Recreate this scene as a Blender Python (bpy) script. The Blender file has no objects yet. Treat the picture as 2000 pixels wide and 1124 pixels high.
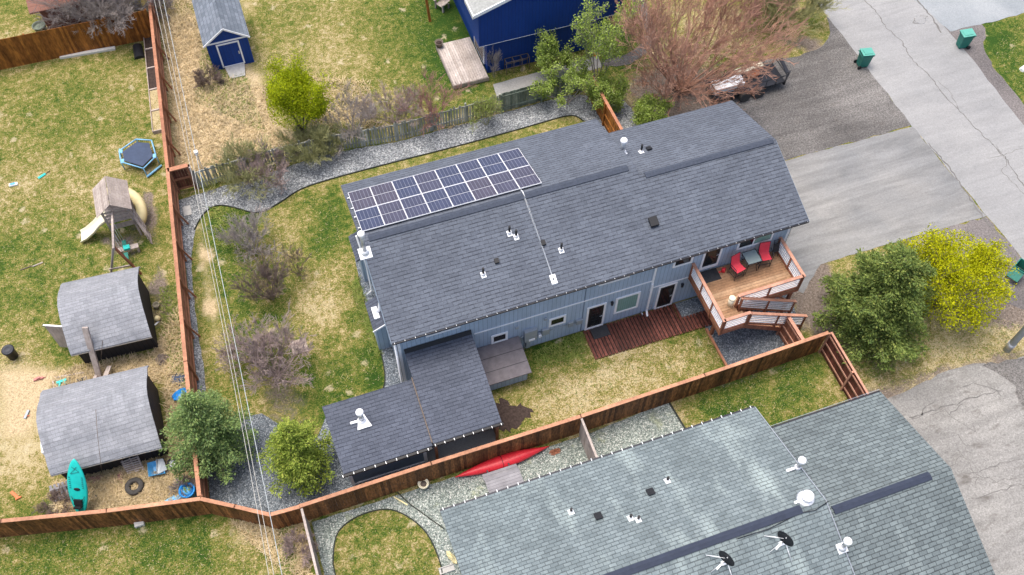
import bpy, math, random
import numpy as np
from mathutils import Vector, Matrix
PI = math.pi
R = math.radians
random.seed(7)
scene = bpy.context.scene
col = scene.collection

# ------------------------------------------------------------------ camera
FPX = 1865.67
def basis(p, r, y):
    right = Vector((1, 0, 0)); fwd = Vector((0, math.cos(p), -math.sin(p))); up = right.cross(fwd)
    right, up = math.cos(r)*right+math.sin(r)*up, -math.sin(r)*right+math.cos(r)*up
    Z = Matrix.Rotation(y, 3, 'Z')
    return Z@right, Z@up, Z@fwd
RT, UP, FW = basis(R(57.38009), R(0.868343), R(-20.031659))
CAM = Vector((0, 0, 40))
cd = bpy.data.cameras.new('Camera'); cam = bpy.data.objects.new('Camera', cd); col.objects.link(cam)
cd.sensor_width = 36; cd.lens = FPX/2000*36; cd.clip_start = 0.5; cd.clip_end = 900
m = Matrix((RT, UP, -FW)).transposed().to_4x4(); m.translation = CAM; cam.matrix_world = m
scene.camera = cam

# ------------------------------------------------------------------ light
w = bpy.data.worlds.new('World'); scene.world = w; w.use_nodes = True
nt = w.node_tree; bg = nt.nodes['Background']
sky = nt.nodes.new('ShaderNodeTexSky'); sky.sky_type = 'NISHITA'; sky.sun_disc = False
SUN_EL, SUN_AZ = R(77), R(-40)
sky.sun_elevation = SUN_EL; sky.sun_rotation = SUN_AZ; sky.air_density = 1.0; sky.dust_density = 5.0; sky.ozone_density = 0.3
nt.links.new(sky.outputs[0], bg.inputs[0]); bg.inputs[1].default_value = 0.14
sd = bpy.data.lights.new('Sun', 'SUN'); so = bpy.data.objects.new('Sun', sd); col.objects.link(so)
sd.energy = 1.75; sd.angle = R(36); sd.color = (1, .95, .87)
dv = Vector((math.sin(SUN_AZ)*math.cos(SUN_EL), math.cos(SUN_AZ)*math.cos(SUN_EL), math.sin(SUN_EL)))
so.rotation_euler = dv.to_track_quat('Z', 'Y').to_euler(); so.location = (0, 0, 60)
vs = scene.view_settings
vs.view_transform = 'Standard'; vs.look = 'None'; vs.gamma = 1; vs.exposure = 0.78
scene.cycles.max_bounces = 6; scene.cycles.transparent_max_bounces = 8

# ------------------------------------------------------------------ measuring helpers (photo pixel 2000x1124 -> world)
def ray(px, py):
    return RT*((px-1000)/FPX) - UP*((py-562)/FPX) + FW
def at(px, py, z=0.0):
    d = ray(px, py); return CAM + d*((z-40)/d.z)
def at_y(px, py, y):
    d = ray(px, py); return CAM + d*(y/d.y)
def hit(px, py, a, b):          # plane z = a + b*y
    d = ray(px, py); return CAM + d*((a-40)/(d.z-b*d.y))
def g2(px, py, z=0.0):
    p = at(px, py, z); return (p.x, p.y)
def poly(pts): return [g2(*p) for p in pts]

# ------------------------------------------------------------------ materials
class N:
    """tiny node builder"""
    def __init__(s, name, rough=0.8, metal=0.0, spec=0.3):
        s.m = bpy.data.materials.new(name); s.m.use_nodes = True; s.t = s.m.node_tree
        s.b = s.t.nodes['Principled BSDF']; s.b.inputs['Roughness'].default_value = rough
        s.b.inputs['Metallic'].default_value = metal; s.b.inputs['Specular IOR Level'].default_value = spec
        s.tc = s.t.nodes.new('ShaderNodeTexCoord')
    def n(s, typ, **kw):
        x = s.t.nodes.new('ShaderNode'+typ)
        for k, v in kw.items():
            if k[0] == '_': setattr(x, k[1:], v)
            else: s.inp(x, k, v)
        return x
    def inp(s, x, k, v):
        if k.isdigit() or (k[0] == 'i' and k[1:].isdigit()): i = x.inputs[int(k.strip('i'))]
        else: i = x.inputs[k.replace('_', ' ')]
        if isinstance(v, bpy.types.NodeSocket): s.t.links.new(v, i)
        else: i.default_value = v
    @property
    def P(s): return s.tc.outputs['Object']
    def math(s, op, a, b=0.0, clamp=False):
        x = s.n('Math', _operation=op, _use_clamp=clamp); s.inp(x, 'i0', a); s.inp(x, 'i1', b); return x.outputs[0]
    def noise(s, scale, detail=3.0, rough=0.55, vec=None, dist=0.0):
        x = s.n('TexNoise', Scale=scale, Detail=detail, Roughness=rough, Distortion=dist); s.inp(x, 'Vector', vec or s.P); return x.outputs[0]
    def ramp(s, fac, stops, interp='LINEAR'):
        x = s.n('ValToRGB'); s.inp(x, 'Fac', fac); cr = x.color_ramp; cr.interpolation = interp
        while len(cr.elements) < len(stops): cr.elements.new(0.5)
        for e, (p, c) in zip(cr.elements, stops):
            e.position = p; e.color = (*c, 1) if len(c) == 3 else c
        return x.outputs[0]
    def fr(s, fac, lo, hi, a=0.0, b=1.0):
        x = s.n('MapRange', _clamp=True); s.inp(x, 'Value', fac); s.inp(x, 'From Min', lo); s.inp(x, 'From Max', hi); s.inp(x, 'To Min', a); s.inp(x, 'To Max', b); return x.outputs[0]
    def mix(s, f, a, b, mode='MIX'):
        x = s.n('Mix', _data_type='RGBA', _blend_type=mode); s.inp(x, 'i0', f)
        s.inp(x, 'i6', (*a, 1) if isinstance(a, tuple) and len(a) == 3 else a); s.inp(x, 'i7', (*b, 1) if isinstance(b, tuple) and len(b) == 3 else b)
        return x.outputs[2]
    def mul(s, c, v):            # colour * scalar
        x = s.n('VectorMath', _operation='SCALE'); s.inp(x, 'i0', c); s.inp(x, 'Scale', v); return x.outputs[0]
    def sep(s, vec=None):
        x = s.n('SeparateXYZ'); s.inp(x, 'i0', vec or s.P); return x.outputs
    def comb(s, a, b, c=0.0):
        x = s.n('CombineXYZ'); s.inp(x, 'i0', a); s.inp(x, 'i1', b); s.inp(x, 'i2', c); return x.outputs[0]
    def scale(s, v, vec=None):
        x = s.n('Mapping'); s.inp(x, 'Vector', vec or s.P); x.inputs['Scale'].default_value = v; return x.outputs[0]
    def rot(s, a, vec=None):
        x = s.n('Mapping'); s.inp(x, 'Vector', vec or s.P); x.inputs['Rotation'].default_value = (0, 0, a); return x.outputs[0]
    def island(s): return s.n('NewGeometry').outputs['Random Per Island']
    def attr(s, name): return s.n('Attribute', _attribute_name=name).outputs['Fac']
    def color(s, c): s.inp(s.b, 'Base Color', (*c, 1) if isinstance(c, tuple) and len(c) == 3 else c); return s
    def bump(s, h, strength=0.3, dist=0.02):
        x = s.n('Bump', Strength=strength, Distance=dist); s.inp(x, 'Height', h); s.inp(s.b, 'Normal', x.outputs[0]); return s

def plain(name, c, rough=0.6, metal=0.0, var=0.12, scale=4.0, spec=0.3, emis=None):
    k = N(name, rough, metal, spec)
    f = k.fr(k.noise(scale, 5, .65), .3, .7, 1-var, 1+var)
    k.color(k.mul((*c,), f) if False else k.mul(c, f)); return k.m

def boards(name, c1, c2, rough=0.75, grain=9.0, gstr=0.35):
    """weathered boards: each separate board takes its own tone, streaked along the grain"""
    k = N(name, rough, 0, .25)
    r = k.island()
    base = k.mix(r, c1, c2)
    g = k.noise(1.0, 4, .6, k.scale((grain, grain, grain*.25)))
    dk = k.fr(k.noise(.9, 4, .6), .35, .7, .72, 1.12)
    k.color(k.mul(k.mul(base, k.fr(g, .3, .7, 1-gstr, 1+gstr*.6)), dk)); k.bump(g, .2, .01); return k.m

def shingle(name, c1, c2, gap, row=0.145, wid=0.32, var=.18, stain=None, gapw=.05, rough=.9, axis=0, rnd=.5):
    k = N(name, rough, 0, .35)
    x, y, z = k.sep()
    v = k.comb(x, y, 0.0) if axis == 0 else k.comb(y, x, 0.0)
    b = k.n('TexBrick', _offset=.5, Scale=1.0, Color1=(0, 0, 0, 1), Color2=(1, 1, 1, 1), Mortar=(.5, .5, .5, 1))
    k.inp(b, 'Vector', v); k.inp(b, 'Mortar Size', gapw*row); k.inp(b, 'Mortar Smooth', .3); k.inp(b, 'Brick Width', wid); k.inp(b, 'Row Height', row)
    tone = k.mix(b.outputs[0], c1, c2)
    gr = k.noise(22, 4, .75)
    tone = k.mul(tone, k.fr(gr, .3, .7, 1-var, 1+var))
    big = k.noise(.45, 4, .6)
    tone = k.mul(tone, k.fr(k.noise(1.0, 4, .65, k.scale((2.4, .3, 1)) if axis == 0 else k.scale((.3, 2.4, 1))), .35, .65, .94, 1.06))
    tone = k.mul(tone, k.fr(big, .3, .7, .88, 1.12))
    if stain:
        sc_, lo, hi, colr = stain
        sn = k.noise(sc_, 4, .6, k.scale((1.6, .45, 1)) if axis == 0 else k.scale((.45, 1.6, 1)))
        tone = k.mix(k.fr(sn, lo, hi), tone, colr)
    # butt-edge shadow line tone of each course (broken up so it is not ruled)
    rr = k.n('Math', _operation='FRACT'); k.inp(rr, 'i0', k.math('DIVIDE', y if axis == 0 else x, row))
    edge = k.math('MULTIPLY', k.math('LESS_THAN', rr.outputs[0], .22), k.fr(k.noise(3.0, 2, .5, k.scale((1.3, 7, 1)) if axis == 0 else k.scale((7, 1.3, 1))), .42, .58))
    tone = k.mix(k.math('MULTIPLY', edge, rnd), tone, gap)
    tone = k.mix(k.math('MULTIPLY', b.outputs[1], .8), tone, gap)
    k.color(tone); k.bump(k.math('SUBTRACT', gr, k.math('MULTIPLY', b.outputs[1], 1.5)), .35, .012)
    return k.m

def siding(name, c, groove, pitch=.2, w=.09, rough=.6):
    k = N(name, rough, 0, .3)
    x, y, z = k.sep(); s = k.math('ADD', x, y)
    f = k.n('Math', _operation='FRACT'); k.inp(f, 'i0', k.math('DIVIDE', s, pitch))
    gmask = k.math('LESS_THAN', f.outputs[0], w)
    n1 = k.noise(1.3, 5, .6, k.scale((1, 1, .3)))
    n2 = k.noise(14, 3, .6, k.scale((1, 1, .15)))
    cc = k.mul(k.mul(c, k.fr(n1, .3, .7, .9, 1.1)), k.fr(n2, .3, .7, .94, 1.06))
    k.color(k.mix(gmask, cc, groove)); k.bump(k.math('SUBTRACT', 1.0, gmask), .6, .012); return k.m

def gravel(name, stones, scale=16, big=.6, rough=.95, tint=None):
    k = N(name, rough, 0, .2)
    v = k.n('TexVoronoi', _feature='F1', Scale=scale); k.inp(v, 'Vector', k.P)
    h = k.n('SeparateColor'); k.inp(h, 'i0', v.outputs['Color'])
    base = k.ramp(h.outputs[0], stones, 'CONSTANT')
    dk = k.fr(v.outputs['Distance'], .25, .65, 1.0, .55)
    c = k.mul(k.mul(base, dk), k.fr(k.noise(.7, 4, .6), .3, .7, 1-big*.3, 1+big*.3))
    if tint: c = k.mix(k.fr(k.noise(tint[0], 5, .65), tint[1], tint[2]), c, tint[3])
    k.color(c); k.bump(k.math('SUBTRACT', 1.0, v.outputs['Distance']), .8, .04); return k.m

def asphalt(name, c, c2, patch, fine=30, rough=.92, blot=None, lo=.35, hi=.68, fr=.2, streak=0):
    k = N(name, rough, 0, .25)
    a = k.noise(.22, 6, .6, None, .4); b = k.noise(1.4, 6, .7); f = k.noise(fine, 3, .8); f2 = k.noise(9, 4, .7)
    cc = k.mix(k.fr(a, lo, hi), c, c2)
    cc = k.mix(k.fr(b, .52, .75, 0, .7), cc, patch)
    cc = k.mul(k.mul(cc, k.fr(f, .3, .7, 1-fr, 1+fr)), k.fr(f2, .3, .7, 1-fr*.5, 1+fr*.5))
    if streak: cc = k.mul(cc, k.fr(k.noise(1.0, 5, .65, k.scale((.22, 1.9, 1)), .6), .35, .65, 1-streak, 1+streak*.6))
    if blot: cc = k.mix(k.fr(k.noise(blot[0], 4, .6, k.scale((.7, 1.5, 1))), blot[1], blot[2]), cc, blot[3])
    k.color(cc); k.bump(f, .25, .01); return k.m

LAWN_TAN, LAWN_MID, LAWN_GRN, LAWN_DK = (.32, .255, .11), (.19, .175, .045), (.09, .13, .02), (.028, .07, .01)
def lawn_nodes(k, green, straw=None, dirt=None):
    # wobble so that patch edges feather into tufts
    n0 = k.noise(.33, 5, .6); n1 = k.noise(1.3, 7, .7, None, .6); n2 = k.noise(3.3, 7, .78, None, .3); n3 = k.noise(14, 4, .85)
    g = k.math('ADD', green, k.math('MULTIPLY', k.math('SUBTRACT', n0, .5), .75))
    g = k.math('ADD', g, k.math('MULTIPLY', k.math('SUBTRACT', n1, .5), 1.3))
    g = k.math('ADD', g, k.math('MULTIPLY', k.math('SUBTRACT', n2, .5), 2.1))
    g = k.math('ADD', g, k.math('MULTIPLY', k.math('SUBTRACT', n3, .5), 2.7))
    c = k.ramp(g, [(.0, (.46, .385, .23)), (.24, LAWN_TAN), (.46, LAWN_MID), (.74, LAWN_GRN), (1.0, LAWN_DK)])
    wv = k.n('TexVoronoi', _feature='F1', Scale=1.1); k.inp(wv, 'Vector', k.P); k.inp(wv, 'Randomness', 1.0)
    spot = k.math('ADD', wv.outputs['Distance'], k.math('MULTIPLY', k.math('SUBTRACT', n2, .5), 1.3))
    sel = k.n('SeparateColor'); k.inp(sel, 'i0', wv.outputs['Color'])
    c = k.mix(k.math('MULTIPLY', k.fr(spot, .24, .08, 0, .65), k.math('GREATER_THAN', sel.outputs[0], .72)), c, (.5, .43, .29))
    if straw is not None:
        st = k.noise(1.0, 5, .7, k.scale((5, 16, 1)), 1.2); s2 = k.noise(1.0, 5, .7, k.scale((17, 6, 1)), 1.5)
        sc_ = k.ramp(k.math('MULTIPLY', k.math('ADD', st, s2), .5), [(.36, (.2, .145, .08)), (.45, (.43, .33, .19)), (.55, (.6, .48, .31)), (.66, (.4, .32, .17))])
        sm = k.math('ADD', straw, k.math('MULTIPLY', k.math('SUBTRACT', n1, .5), 1.1))
        sm = k.math('ADD', sm, k.math('MULTIPLY', k.math('SUBTRACT', n2, .5), .9))
        c = k.mix(k.fr(sm, .35, .7), c, sc_)
    if dirt is not None:
        dm = k.math('ADD', dirt, k.math('MULTIPLY', k.math('SUBTRACT', n1, .5), 1.0)); dm = k.math('ADD', dm, k.math('MULTIPLY', k.math('SUBTRACT', n3, .5), .8))
        dc = k.ramp(k.noise(8, 6, .8), [(.35, (.09, .07, .055)), (.5, (.19, .155, .13)), (.68, (.31, .26, .22))])
        c = k.mix(k.fr(dm, .4, .65), c, dc)
    fine = k.noise(30, 3, .85); f2 = k.noise(12, 5, .8)
    c = k.mul(k.mul(c, k.fr(fine, .3, .7, .6, 1.4)), k.fr(f2, .32, .68, .68, 1.32))
    k.color(c); k.bump(k.math('ADD', k.math('MULTIPLY', n3, .6), fine), .7, .05)
def lawn(name, g):
    k = N(name, .95, 0, .15); v = k.n('Value'); v.outputs[0].default_value = g; lawn_nodes(k, v.outputs[0]); return k.m
k = N('GroundGrass', .95, 0, .15); lawn_nodes(k, k.attr('green'), k.attr('straw'), k.attr('dirt')); M_GROUND = k.m
M_ISLAND = lawn('IslandGrass', .58)

def foliage(name, cols, rough=.6, trans=.25):
    k = N(name, .85, 0, .08)
    r = k.island(); stops = [(i/max(1, len(cols)-1), c) for i, c in enumerate(cols)]
    c = k.ramp(r, stops); c = k.mul(c, k.fr(k.noise(1.6, 3, .6), .3, .7, .75, 1.25))
    k.color(c)
    tr = k.n('BsdfTranslucent'); k.inp(tr, 'Color', c); mx = k.n('MixShader', Fac=trans)
    k.t.links.new(k.b.outputs[0], mx.inputs[1]); k.t.links.new(tr.outputs[0], mx.inputs[2])
    k.t.links.new(mx.outputs[0], k.t.nodes['Material Output'].inputs[0]); return k.m

M = dict(
 roof=shingle('HouseShingles', (.09, .104, .132), (.113, .13, .162), (.03, .034, .046), .165, .42, .22, rnd=.9),
 roofnew=shingle('AnnexShingles', (.072, .083, .11), (.094, .107, .14), (.024, .028, .042), .16, .36, .2, rnd=.7),
 roofcap=plain('RidgeCapShingles', (.052, .063, .088), .9, 0, .2, 9),
 roofbox=plain('BoxRoofPanel', (.155, .14, .15), .85, 0, .2, 3),
 roofn=shingle('NeighbourShingles', (.135, .168, .18), (.19, .232, .245), (.05, .06, .065), .16, .31, .16, (.55, .53, .72, (.3, .36, .36)), .08, rnd=.6),
 roofn2=shingle('NeighbourShinglesWorn', (.115, .14, .148), (.165, .2, .208), (.03, .036, .04), .165, .34, .16, (.55, .58, .75, (.25, .295, .3)), .09, rnd=.6),
 roofbarn=shingle('BarnShingles', (.23, .24, .262), (.29, .3, .325), (.14, .145, .16), .15, .33, .2, (1.0, .56, .78, (.17, .18, .195)), .05, rnd=.35),
 roofshed=shingle('ShedShingles', (.13, .155, .19), (.2, .23, .275), (.07, .08, .1), .2, .33, .15, None, .05, rnd=.3, axis=1),
 roofbrown=shingle('BrownRoof', (.2, .095, .07), (.25, .125, .095), (.13, .06, .045), .35, 3.0, .1, None, .03, rnd=.3),
 roofgrey=plain('GreyRoof', (.3, .31, .3), .9, 0, .25, 6),
 siding=siding('BlueGreySiding', (.38, .475, .59), (.22, .29, .37), .205, .1),
 sidedk=plain('DarkBlueGreySiding', (.16, .21, .28), .6, 0, .1),
 navy=siding('NavySiding', (.004, .042, .235), (.003, .024, .14), .2, .08, .65),
 brownwall=siding('BrownSiding', (.22, .105, .085), (.15, .07, .055), .2, .1),
 black=siding('BlackSiding', (.028, .029, .034), (.012, .012, .014), .2, .12, .7),
 white=plain('WhiteTrim', (.87, .88, .9), .5, 0, .04),
 offwhite=plain('OffWhite', (.62, .6, .55), .7, 0, .12, 8),
 galv=plain('GalvanisedMetal', (.55, .57, .6), .38, .75, .12, 12),
 greymetal=plain('GreyPaintedMetal', (.33, .37, .41), .5, .2, .08),
 darkmetal=plain('DarkMetal', (.035, .037, .045), .45, .5, .1),
 vent=plain('RidgeVent', (.033, .042, .068), .55, .1, .15, 3),
 blackp=plain('BlackPlastic', (.016, .017, .02), .5, 0, .15),
 rubber=plain('TyreRubber', (.055, .052, .05), .85, 0, .3, 9),
 glassdk=plain('DarkGlass', (.012, .014, .016), .12, 0, .2, 2, .6),
 glassgr=plain('BlindsBehindGlass', (.2, .36, .32), .22, 0, .08, 2, .5),
 fence=boards('StainedFenceBoards', (.11, .046, .019), (.37, .155, .055), .7, 14, .7),
 fenceor=boards('OrangeFenceBoards', (.2, .068, .016), (.44, .17, .035), .7, 9, .55),
 fencecap=boards('FenceCap', (.42, .2, .12), (.55, .28, .17), .7, 8, .25),
 cedar=boards('CedarFence', (.36, .15, .085), (.5, .235, .14), .7, 8, .25),
 greywood=boards('GreyWeatheredBoards', (.22, .235, .21), (.5, .5, .45), .85, 9, .35),
 greenwood=boards('MossyBoards', (.11, .145, .115), (.26, .3, .245), .85, 9, .35),
 oldwood=boards('OldTimber', (.36, .3, .27), (.52, .45, .41), .85, 9, .25),
 deckold=boards('WeatheredDeck', (.42, .36, .32), (.6, .53, .49), .85, 9, .25),
 deck=boards('StainedDeckBoards', (.31, .17, .09), (.47, .3, .18), .6, 9, .25),
 rail=boards('RailTimber', (.27, .1, .055), (.36, .15, .09), .6, 8, .3),
 railcap=boards('RailCap', (.5, .24, .16), (.58, .31, .22), .6, 8, .2),
 deckdark=boards('DarkStainedBoards', (.085, .026, .018), (.19, .062, .045), .6, 6, .5),
 picnic=boards('GreyComposite', (.24, .235, .26), (.29, .285, .31), .6, 5, .12),
 gravel=gravel('GreyGravel', [(0, (.17, .185, .2)), (.25, (.27, .29, .305)), (.5, (.36, .38, .4)), (.82, (.52, .54, .55))], 17),
 gravelb=gravel('BlueGravel', [(0, (.14, .165, .19)), (.3, (.2, .235, .27)), (.6, (.28, .315, .355)), (.85, (.4, .435, .475))], 20),
 gravelg=gravel('MossyGravel', [(0, (.2, .24, .22)), (.3, (.33, .38, .35)), (.6, (.45, .5, .46)), (.88, (.66, .68, .64))], 20, .6, .95, (.9, .58, .75, (.3, .33, .19))),
 road=asphalt('RoadAsphalt', (.255, .258, .262), (.3, .3, .3), (.225, .23, .235), streak=.1),
 drive=asphalt('DrivewayAsphalt', (.195, .2, .205), (.26, .257, .25), (.225, .225, .225), 26, .9, (.9, .66, .76, (.36, .36, .35)), streak=.22),
 drive2=asphalt('FarDriveway', (.2, .225, .245), (.3, .32, .335), (.25, .27, .29)),
 dark=asphalt('DarkAsphaltEdge', (.12, .11, .11), (.21, .19, .185), (.15, .135, .13), 12, fr=.45),
 pad=asphalt('GravelPad', (.105, .1, .097), (.175, .167, .16), (.135, .122, .112), 14, fr=.6, streak=.2),
 cracked=asphalt('OldDriveway', (.21, .206, .2), (.285, .278, .265), (.175, .168, .158), 14, .92, (1.2, .58, .72, (.13, .12, .11)), fr=.32, streak=.15),
 conc=asphalt('Concrete', (.28, .28, .27), (.36, .355, .34), (.31, .3, .28), 20),
 crack=plain('CrackFill', (.15, .145, .14), .95, 0, .3, 6),
 edging=plain('BlackEdging', (.025, .03, .025), .8, 0, .2),
 soil=plain('DarkSoil', (.05, .035, .03), .98, 0, .5, 9),
 teal=plain('TealPlastic', (.01, .5, .45), .45, 0, .14, 2, .5),
 red=plain('RedPlastic', (.66, .025, .04), .42, 0, .12, 2, .5),
 sling=plain('RedSling', (.68, .055, .085), .6, 0, .06),
 blue=plain('BluePlastic', (.012, .22, .6), .4, 0, .15),
 ltblue=plain('LightBluePlastic', (.1, .38, .7), .4, 0, .15),
 orange=plain('OrangePlastic', (.62, .17, .06), .5, 0, .1),
 pink=plain('PinkPlastic', (.5, .2, .18), .5, 0, .1),
 yellow=plain('PaleYellowPlastic', (.83, .72, .4), .5, 0, .06),
 cream=plain('CreamPlastic', (.8, .74, .56), .5, 0, .05),
 mat=plain('DoorMat', (.035, .037, .042), .95, 0, .3, 20),
 bin=plain('GreenBin', (.022, .17, .135), .45, 0, .1),
 binlid=plain('GreenBinLid', (.1, .34, .28), .45, 0, .1),
 binin=plain('BinInside', (.012, .06, .055), .6),
 mesh=plain('TrampolineMat', (.05, .07, .12), .8, 0, .15, 3),
 toybase=plain('LightBluePad', (.2, .45, .68), .6, 0, .12),
 pot=plain('ClayPot', (.3, .27, .2), .8, 0, .2), stone=plain('PaleStone', (.43, .42, .4), .85, 0, .15, 6),
 paver=boards('PinkPaver', (.42, .33, .29), (.55, .46, .41), .9, 6, .15),
 wire=plain('WhiteWire', (.46, .45, .42), .6), wireg=plain('GreyWire', (.42, .46, .48), .6),
 bark=plain('Bark', (.15, .12, .1), .9, 0, .35, 7),
 twiggrey=plain('GreyTwigs', (.34, .3, .285), .9, 0, .3, 3), twigbrown=plain('BrownTwigs', (.2, .15, .13), .9, 0, .3, 3),
 twigmauve=plain('MauveTwigs', (.36, .28, .265), .9, 0, .3, 3), twigred=plain('RustyTwigs', (.44, .255, .185), .9, 0, .4, 1.2),
 twigpink=plain('PinkTwigs', (.36, .19, .17), .9, 0, .3, 3), twiggreen=plain('GreenTwigs', (.31, .31, .14), .9, 0, .3, 3),
 spruce=foliage('SpruceNeedles', [(.1, .15, .038), (.21, .27, .065), (.14, .21, .07), (.34, .38, .1)]),
 spruceL=foliage('YoungSpruceNeedles', [(.13, .21, .075), (.25, .35, .11), (.18, .28, .12), (.36, .42, .15)]),
 spruceY=foliage('LimeSpruceNeedles', [(.16, .24, .04), (.34, .41, .07), (.24, .33, .06), (.44, .48, .1)]),
 yellowleaf=foliage('YellowGreenLeaves', [(.42, .44, .01), (.6, .6, .015), (.33, .38, .01), (.52, .5, .02)], .6, .35),
 limeleaf=foliage('LimeLeaves', [(.3, .38, .01), (.47, .52, .015), (.36, .42, .02), (.22, .3, .02)], .6, .35),
 greenleaf=foliage('FreshLeaves', [(.2, .3, .05), (.36, .47, .1), (.27, .36, .07), (.44, .52, .2)], .6, .3),
 straw=foliage('StrawBlades', [(.45, .35, .2), (.68, .56, .37), (.56, .45, .27), (.38, .3, .15)], .8, .2),
 blades=foliage('GreenBlades', [(.1, .17, .03), (.2, .26, .06), (.3, .3, .1), (.14, .22, .04)], .8, .2),
)
k = N('SolarCells', .22, 0, .5)
x, y, z = k.sep()
def ln(c, p, wd):
    f = k.n('Math', _operation='FRACT'); k.inp(f, 'i0', k.math('DIVIDE', c, p)); return k.math('LESS_THAN', f.outputs[0], wd)
inf = k.n('ObjectInfo')
cc = k.mix(inf.outputs['Random'], (.028, .038, .085), (.055, .047, .072)); cc = k.mul(cc, k.fr(k.noise(1.5, 3), .3, .7, .8, 1.2))
k.color(k.mix(k.math('MAXIMUM', k.math('MULTIPLY', ln(k.math('ADD', x, .5), 1/6, .09), .5), k.math('MULTIPLY', ln(y, .083, .14), .16)), cc, (.36, .38, .46))); M['cells'] = k.m

# ------------------------------------------------------------------ mesh helpers
class MB:
    def __init__(s): s.v = []; s.f = []; s.mi = []; s.sm = []
    def add(s, vs, fs, mi=0, sm=False):
        n = len(s.v); s.v += [tuple(p) for p in vs]; s.f += [tuple(i+n for i in q) for q in fs]; s.mi += [mi]*len(fs); s.sm += [sm]*len(fs); return s
    def box(s, x0, x1, y0, y1, z0, z1, mi=0):
        v = [(x, y, z) for z in (z0, z1) for y in (y0, y1) for x in (x0, x1)]
        return s.add(v, [(0, 2, 3, 1), (4, 5, 7, 6), (0, 1, 5, 4), (2, 6, 7, 3), (0, 4, 6, 2), (1, 3, 7, 5)], mi)
    def beam(s, a, b, w_, h, mi=0, up=(0, 0, 1)):      # box bar from a to b; w_ across, h along up
        a = Vector(a); b = Vector(b); d = (b-a).normalized(); u = Vector(up)
        if abs(d.dot(u)) > .98: u = Vector((1, 0, 0))
        sd_ = d.cross(u).normalized()*w_/2; u2 = sd_.cross(d).normalized()*h/2
        v = [p+i*sd_+j*u2 for p in (a, b) for i, j in ((-1, -1), (1, -1), (1, 1), (-1, 1))]
        return s.add(v, [(0, 1, 2, 3), (7, 6, 5, 4), (0, 4, 5, 1), (1, 5, 6, 2), (2, 6, 7, 3), (3, 7, 4, 0)], mi)
    def slab(s, top, th, mi=0, d=(0, 0, -1)):           # polygon (any plane) extruded along d
        n = len(top); D = Vector(d)*th; v = [Vector(p) for p in top]; v += [p+D for p in v]
        fs = [tuple(range(n)), tuple(reversed(range(n, 2*n)))] + [(i, i+n, (i+1) % n+n, (i+1) % n) for i in range(n)]
        return s.add(v, fs, mi)
    def ring(s, pts, radii, seg=8, mi=0, cap=True, sm=True, squash=1.0):   # tube through pts with radii
        P = [Vector(p) for p in pts]; vs_ = []; ref = None
        for i, p in enumerate(P):
            d = (P[min(i+1, len(P)-1)]-P[max(i-1, 0)]).normalized()
            if ref is None: ref = Vector((0, 0, 1)) if abs(d.z) < .9 else Vector((1, 0, 0))
            a = d.cross(ref).normalized(); b = d.cross(a).normalized(); ref = -b if False else ref
            r = radii[i] if hasattr(radii, '__len__') else radii
            for j in range(seg):
                t = 2*PI*j/seg; vs_.append(p+a*math.cos(t)*r+b*math.sin(t)*r*squash)
        fs = [(i*seg+j, i*seg+(j+1) % seg, (i+1)*seg+(j+1) % seg, (i+1)*seg+j) for i in range(len(P)-1) for j in range(seg)]
        s.add(vs_, fs, mi, sm)
        if cap:
            n = len(s.v)-len(vs_); s.f += [tuple(n+j for j in reversed(range(seg))), tuple(n+(len(P)-1)*seg+j for j in range(seg))]; s.mi += [mi]*2; s.sm += [False]*2
        return s
    def lathe(s, prof, cx=0, cy=0, z0=0, seg=20, mi=0, sm=True, M_=None):
        vs_ = [];
        for r, z in prof:
            for j in range(seg):
                t = 2*PI*j/seg; p = Vector((cx+r*math.cos(t), cy+r*math.sin(t), z0+z)); vs_.append(M_@p if M_ else p)
        n = len(prof); fs = [(i*seg+j, i*seg+(j+1) % seg, (i+1)*seg+(j+1) % seg, (i+1)*seg+j) for i in range(n-1) for j in range(seg)]
        s.add(vs_, fs, mi, sm)
        b = len(s.v)-len(vs_)
        s.f += [tuple(b+j for j in reversed(range(seg))), tuple(b+(n-1)*seg+j for j in range(seg))]; s.mi += [mi]*2; s.sm += [False]*2
        return s

ORG = {}
def tagit(o, label, cat, group=None, kind=None):
    if label: o['label'] = label
    if cat: o['category'] = cat
    if group: o['group'] = group
    if kind: o['kind'] = kind
    return o
def build(name, mb, mats, parent=None, loc=None, bevel=0):
    me = bpy.data.meshes.new(name)
    org = ORG[parent.name] if parent is not None else Vector(loc or (0, 0, 0))
    ox, oy, oz = org
    me.from_pydata([(x-ox, y-oy, z-oz) for x, y, z in mb.v], [], mb.f)
    mats = mats if isinstance(mats, (list, tuple)) else [mats]
    for q in mats: me.materials.append(M[q] if isinstance(q, str) else q)
    me.polygons.foreach_set('material_index', mb.mi); me.polygons.foreach_set('use_smooth', mb.sm); me.update()
    o = bpy.data.objects.new(name, me); col.objects.link(o)
    ORG[o.name] = Vector(org)
    if parent is not None: o.parent = parent
    else: o.location = org
    if bevel:
        b = o.modifiers.new('Bevel', 'BEVEL'); b.width = bevel; b.segments = 2; b.limit_method = 'ANGLE'
    return o
def thing(name, label, cat, loc=(0, 0, 0), group=None):
    o = bpy.data.objects.new(name, None); o.empty_display_size = .2; col.objects.link(o); o.location = loc
    ORG[o.name] = Vector(loc); return tagit(o, label, cat, group)
def solid(name, mb, mats, label, cat, loc=(0, 0, 0), group=None, bevel=0):
    return tagit(build(name, mb, mats, None, loc, bevel), label, cat, group)
def struct(name, mb, mats): return tagit(build(name, mb, mats), None, None, None, 'structure')
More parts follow.
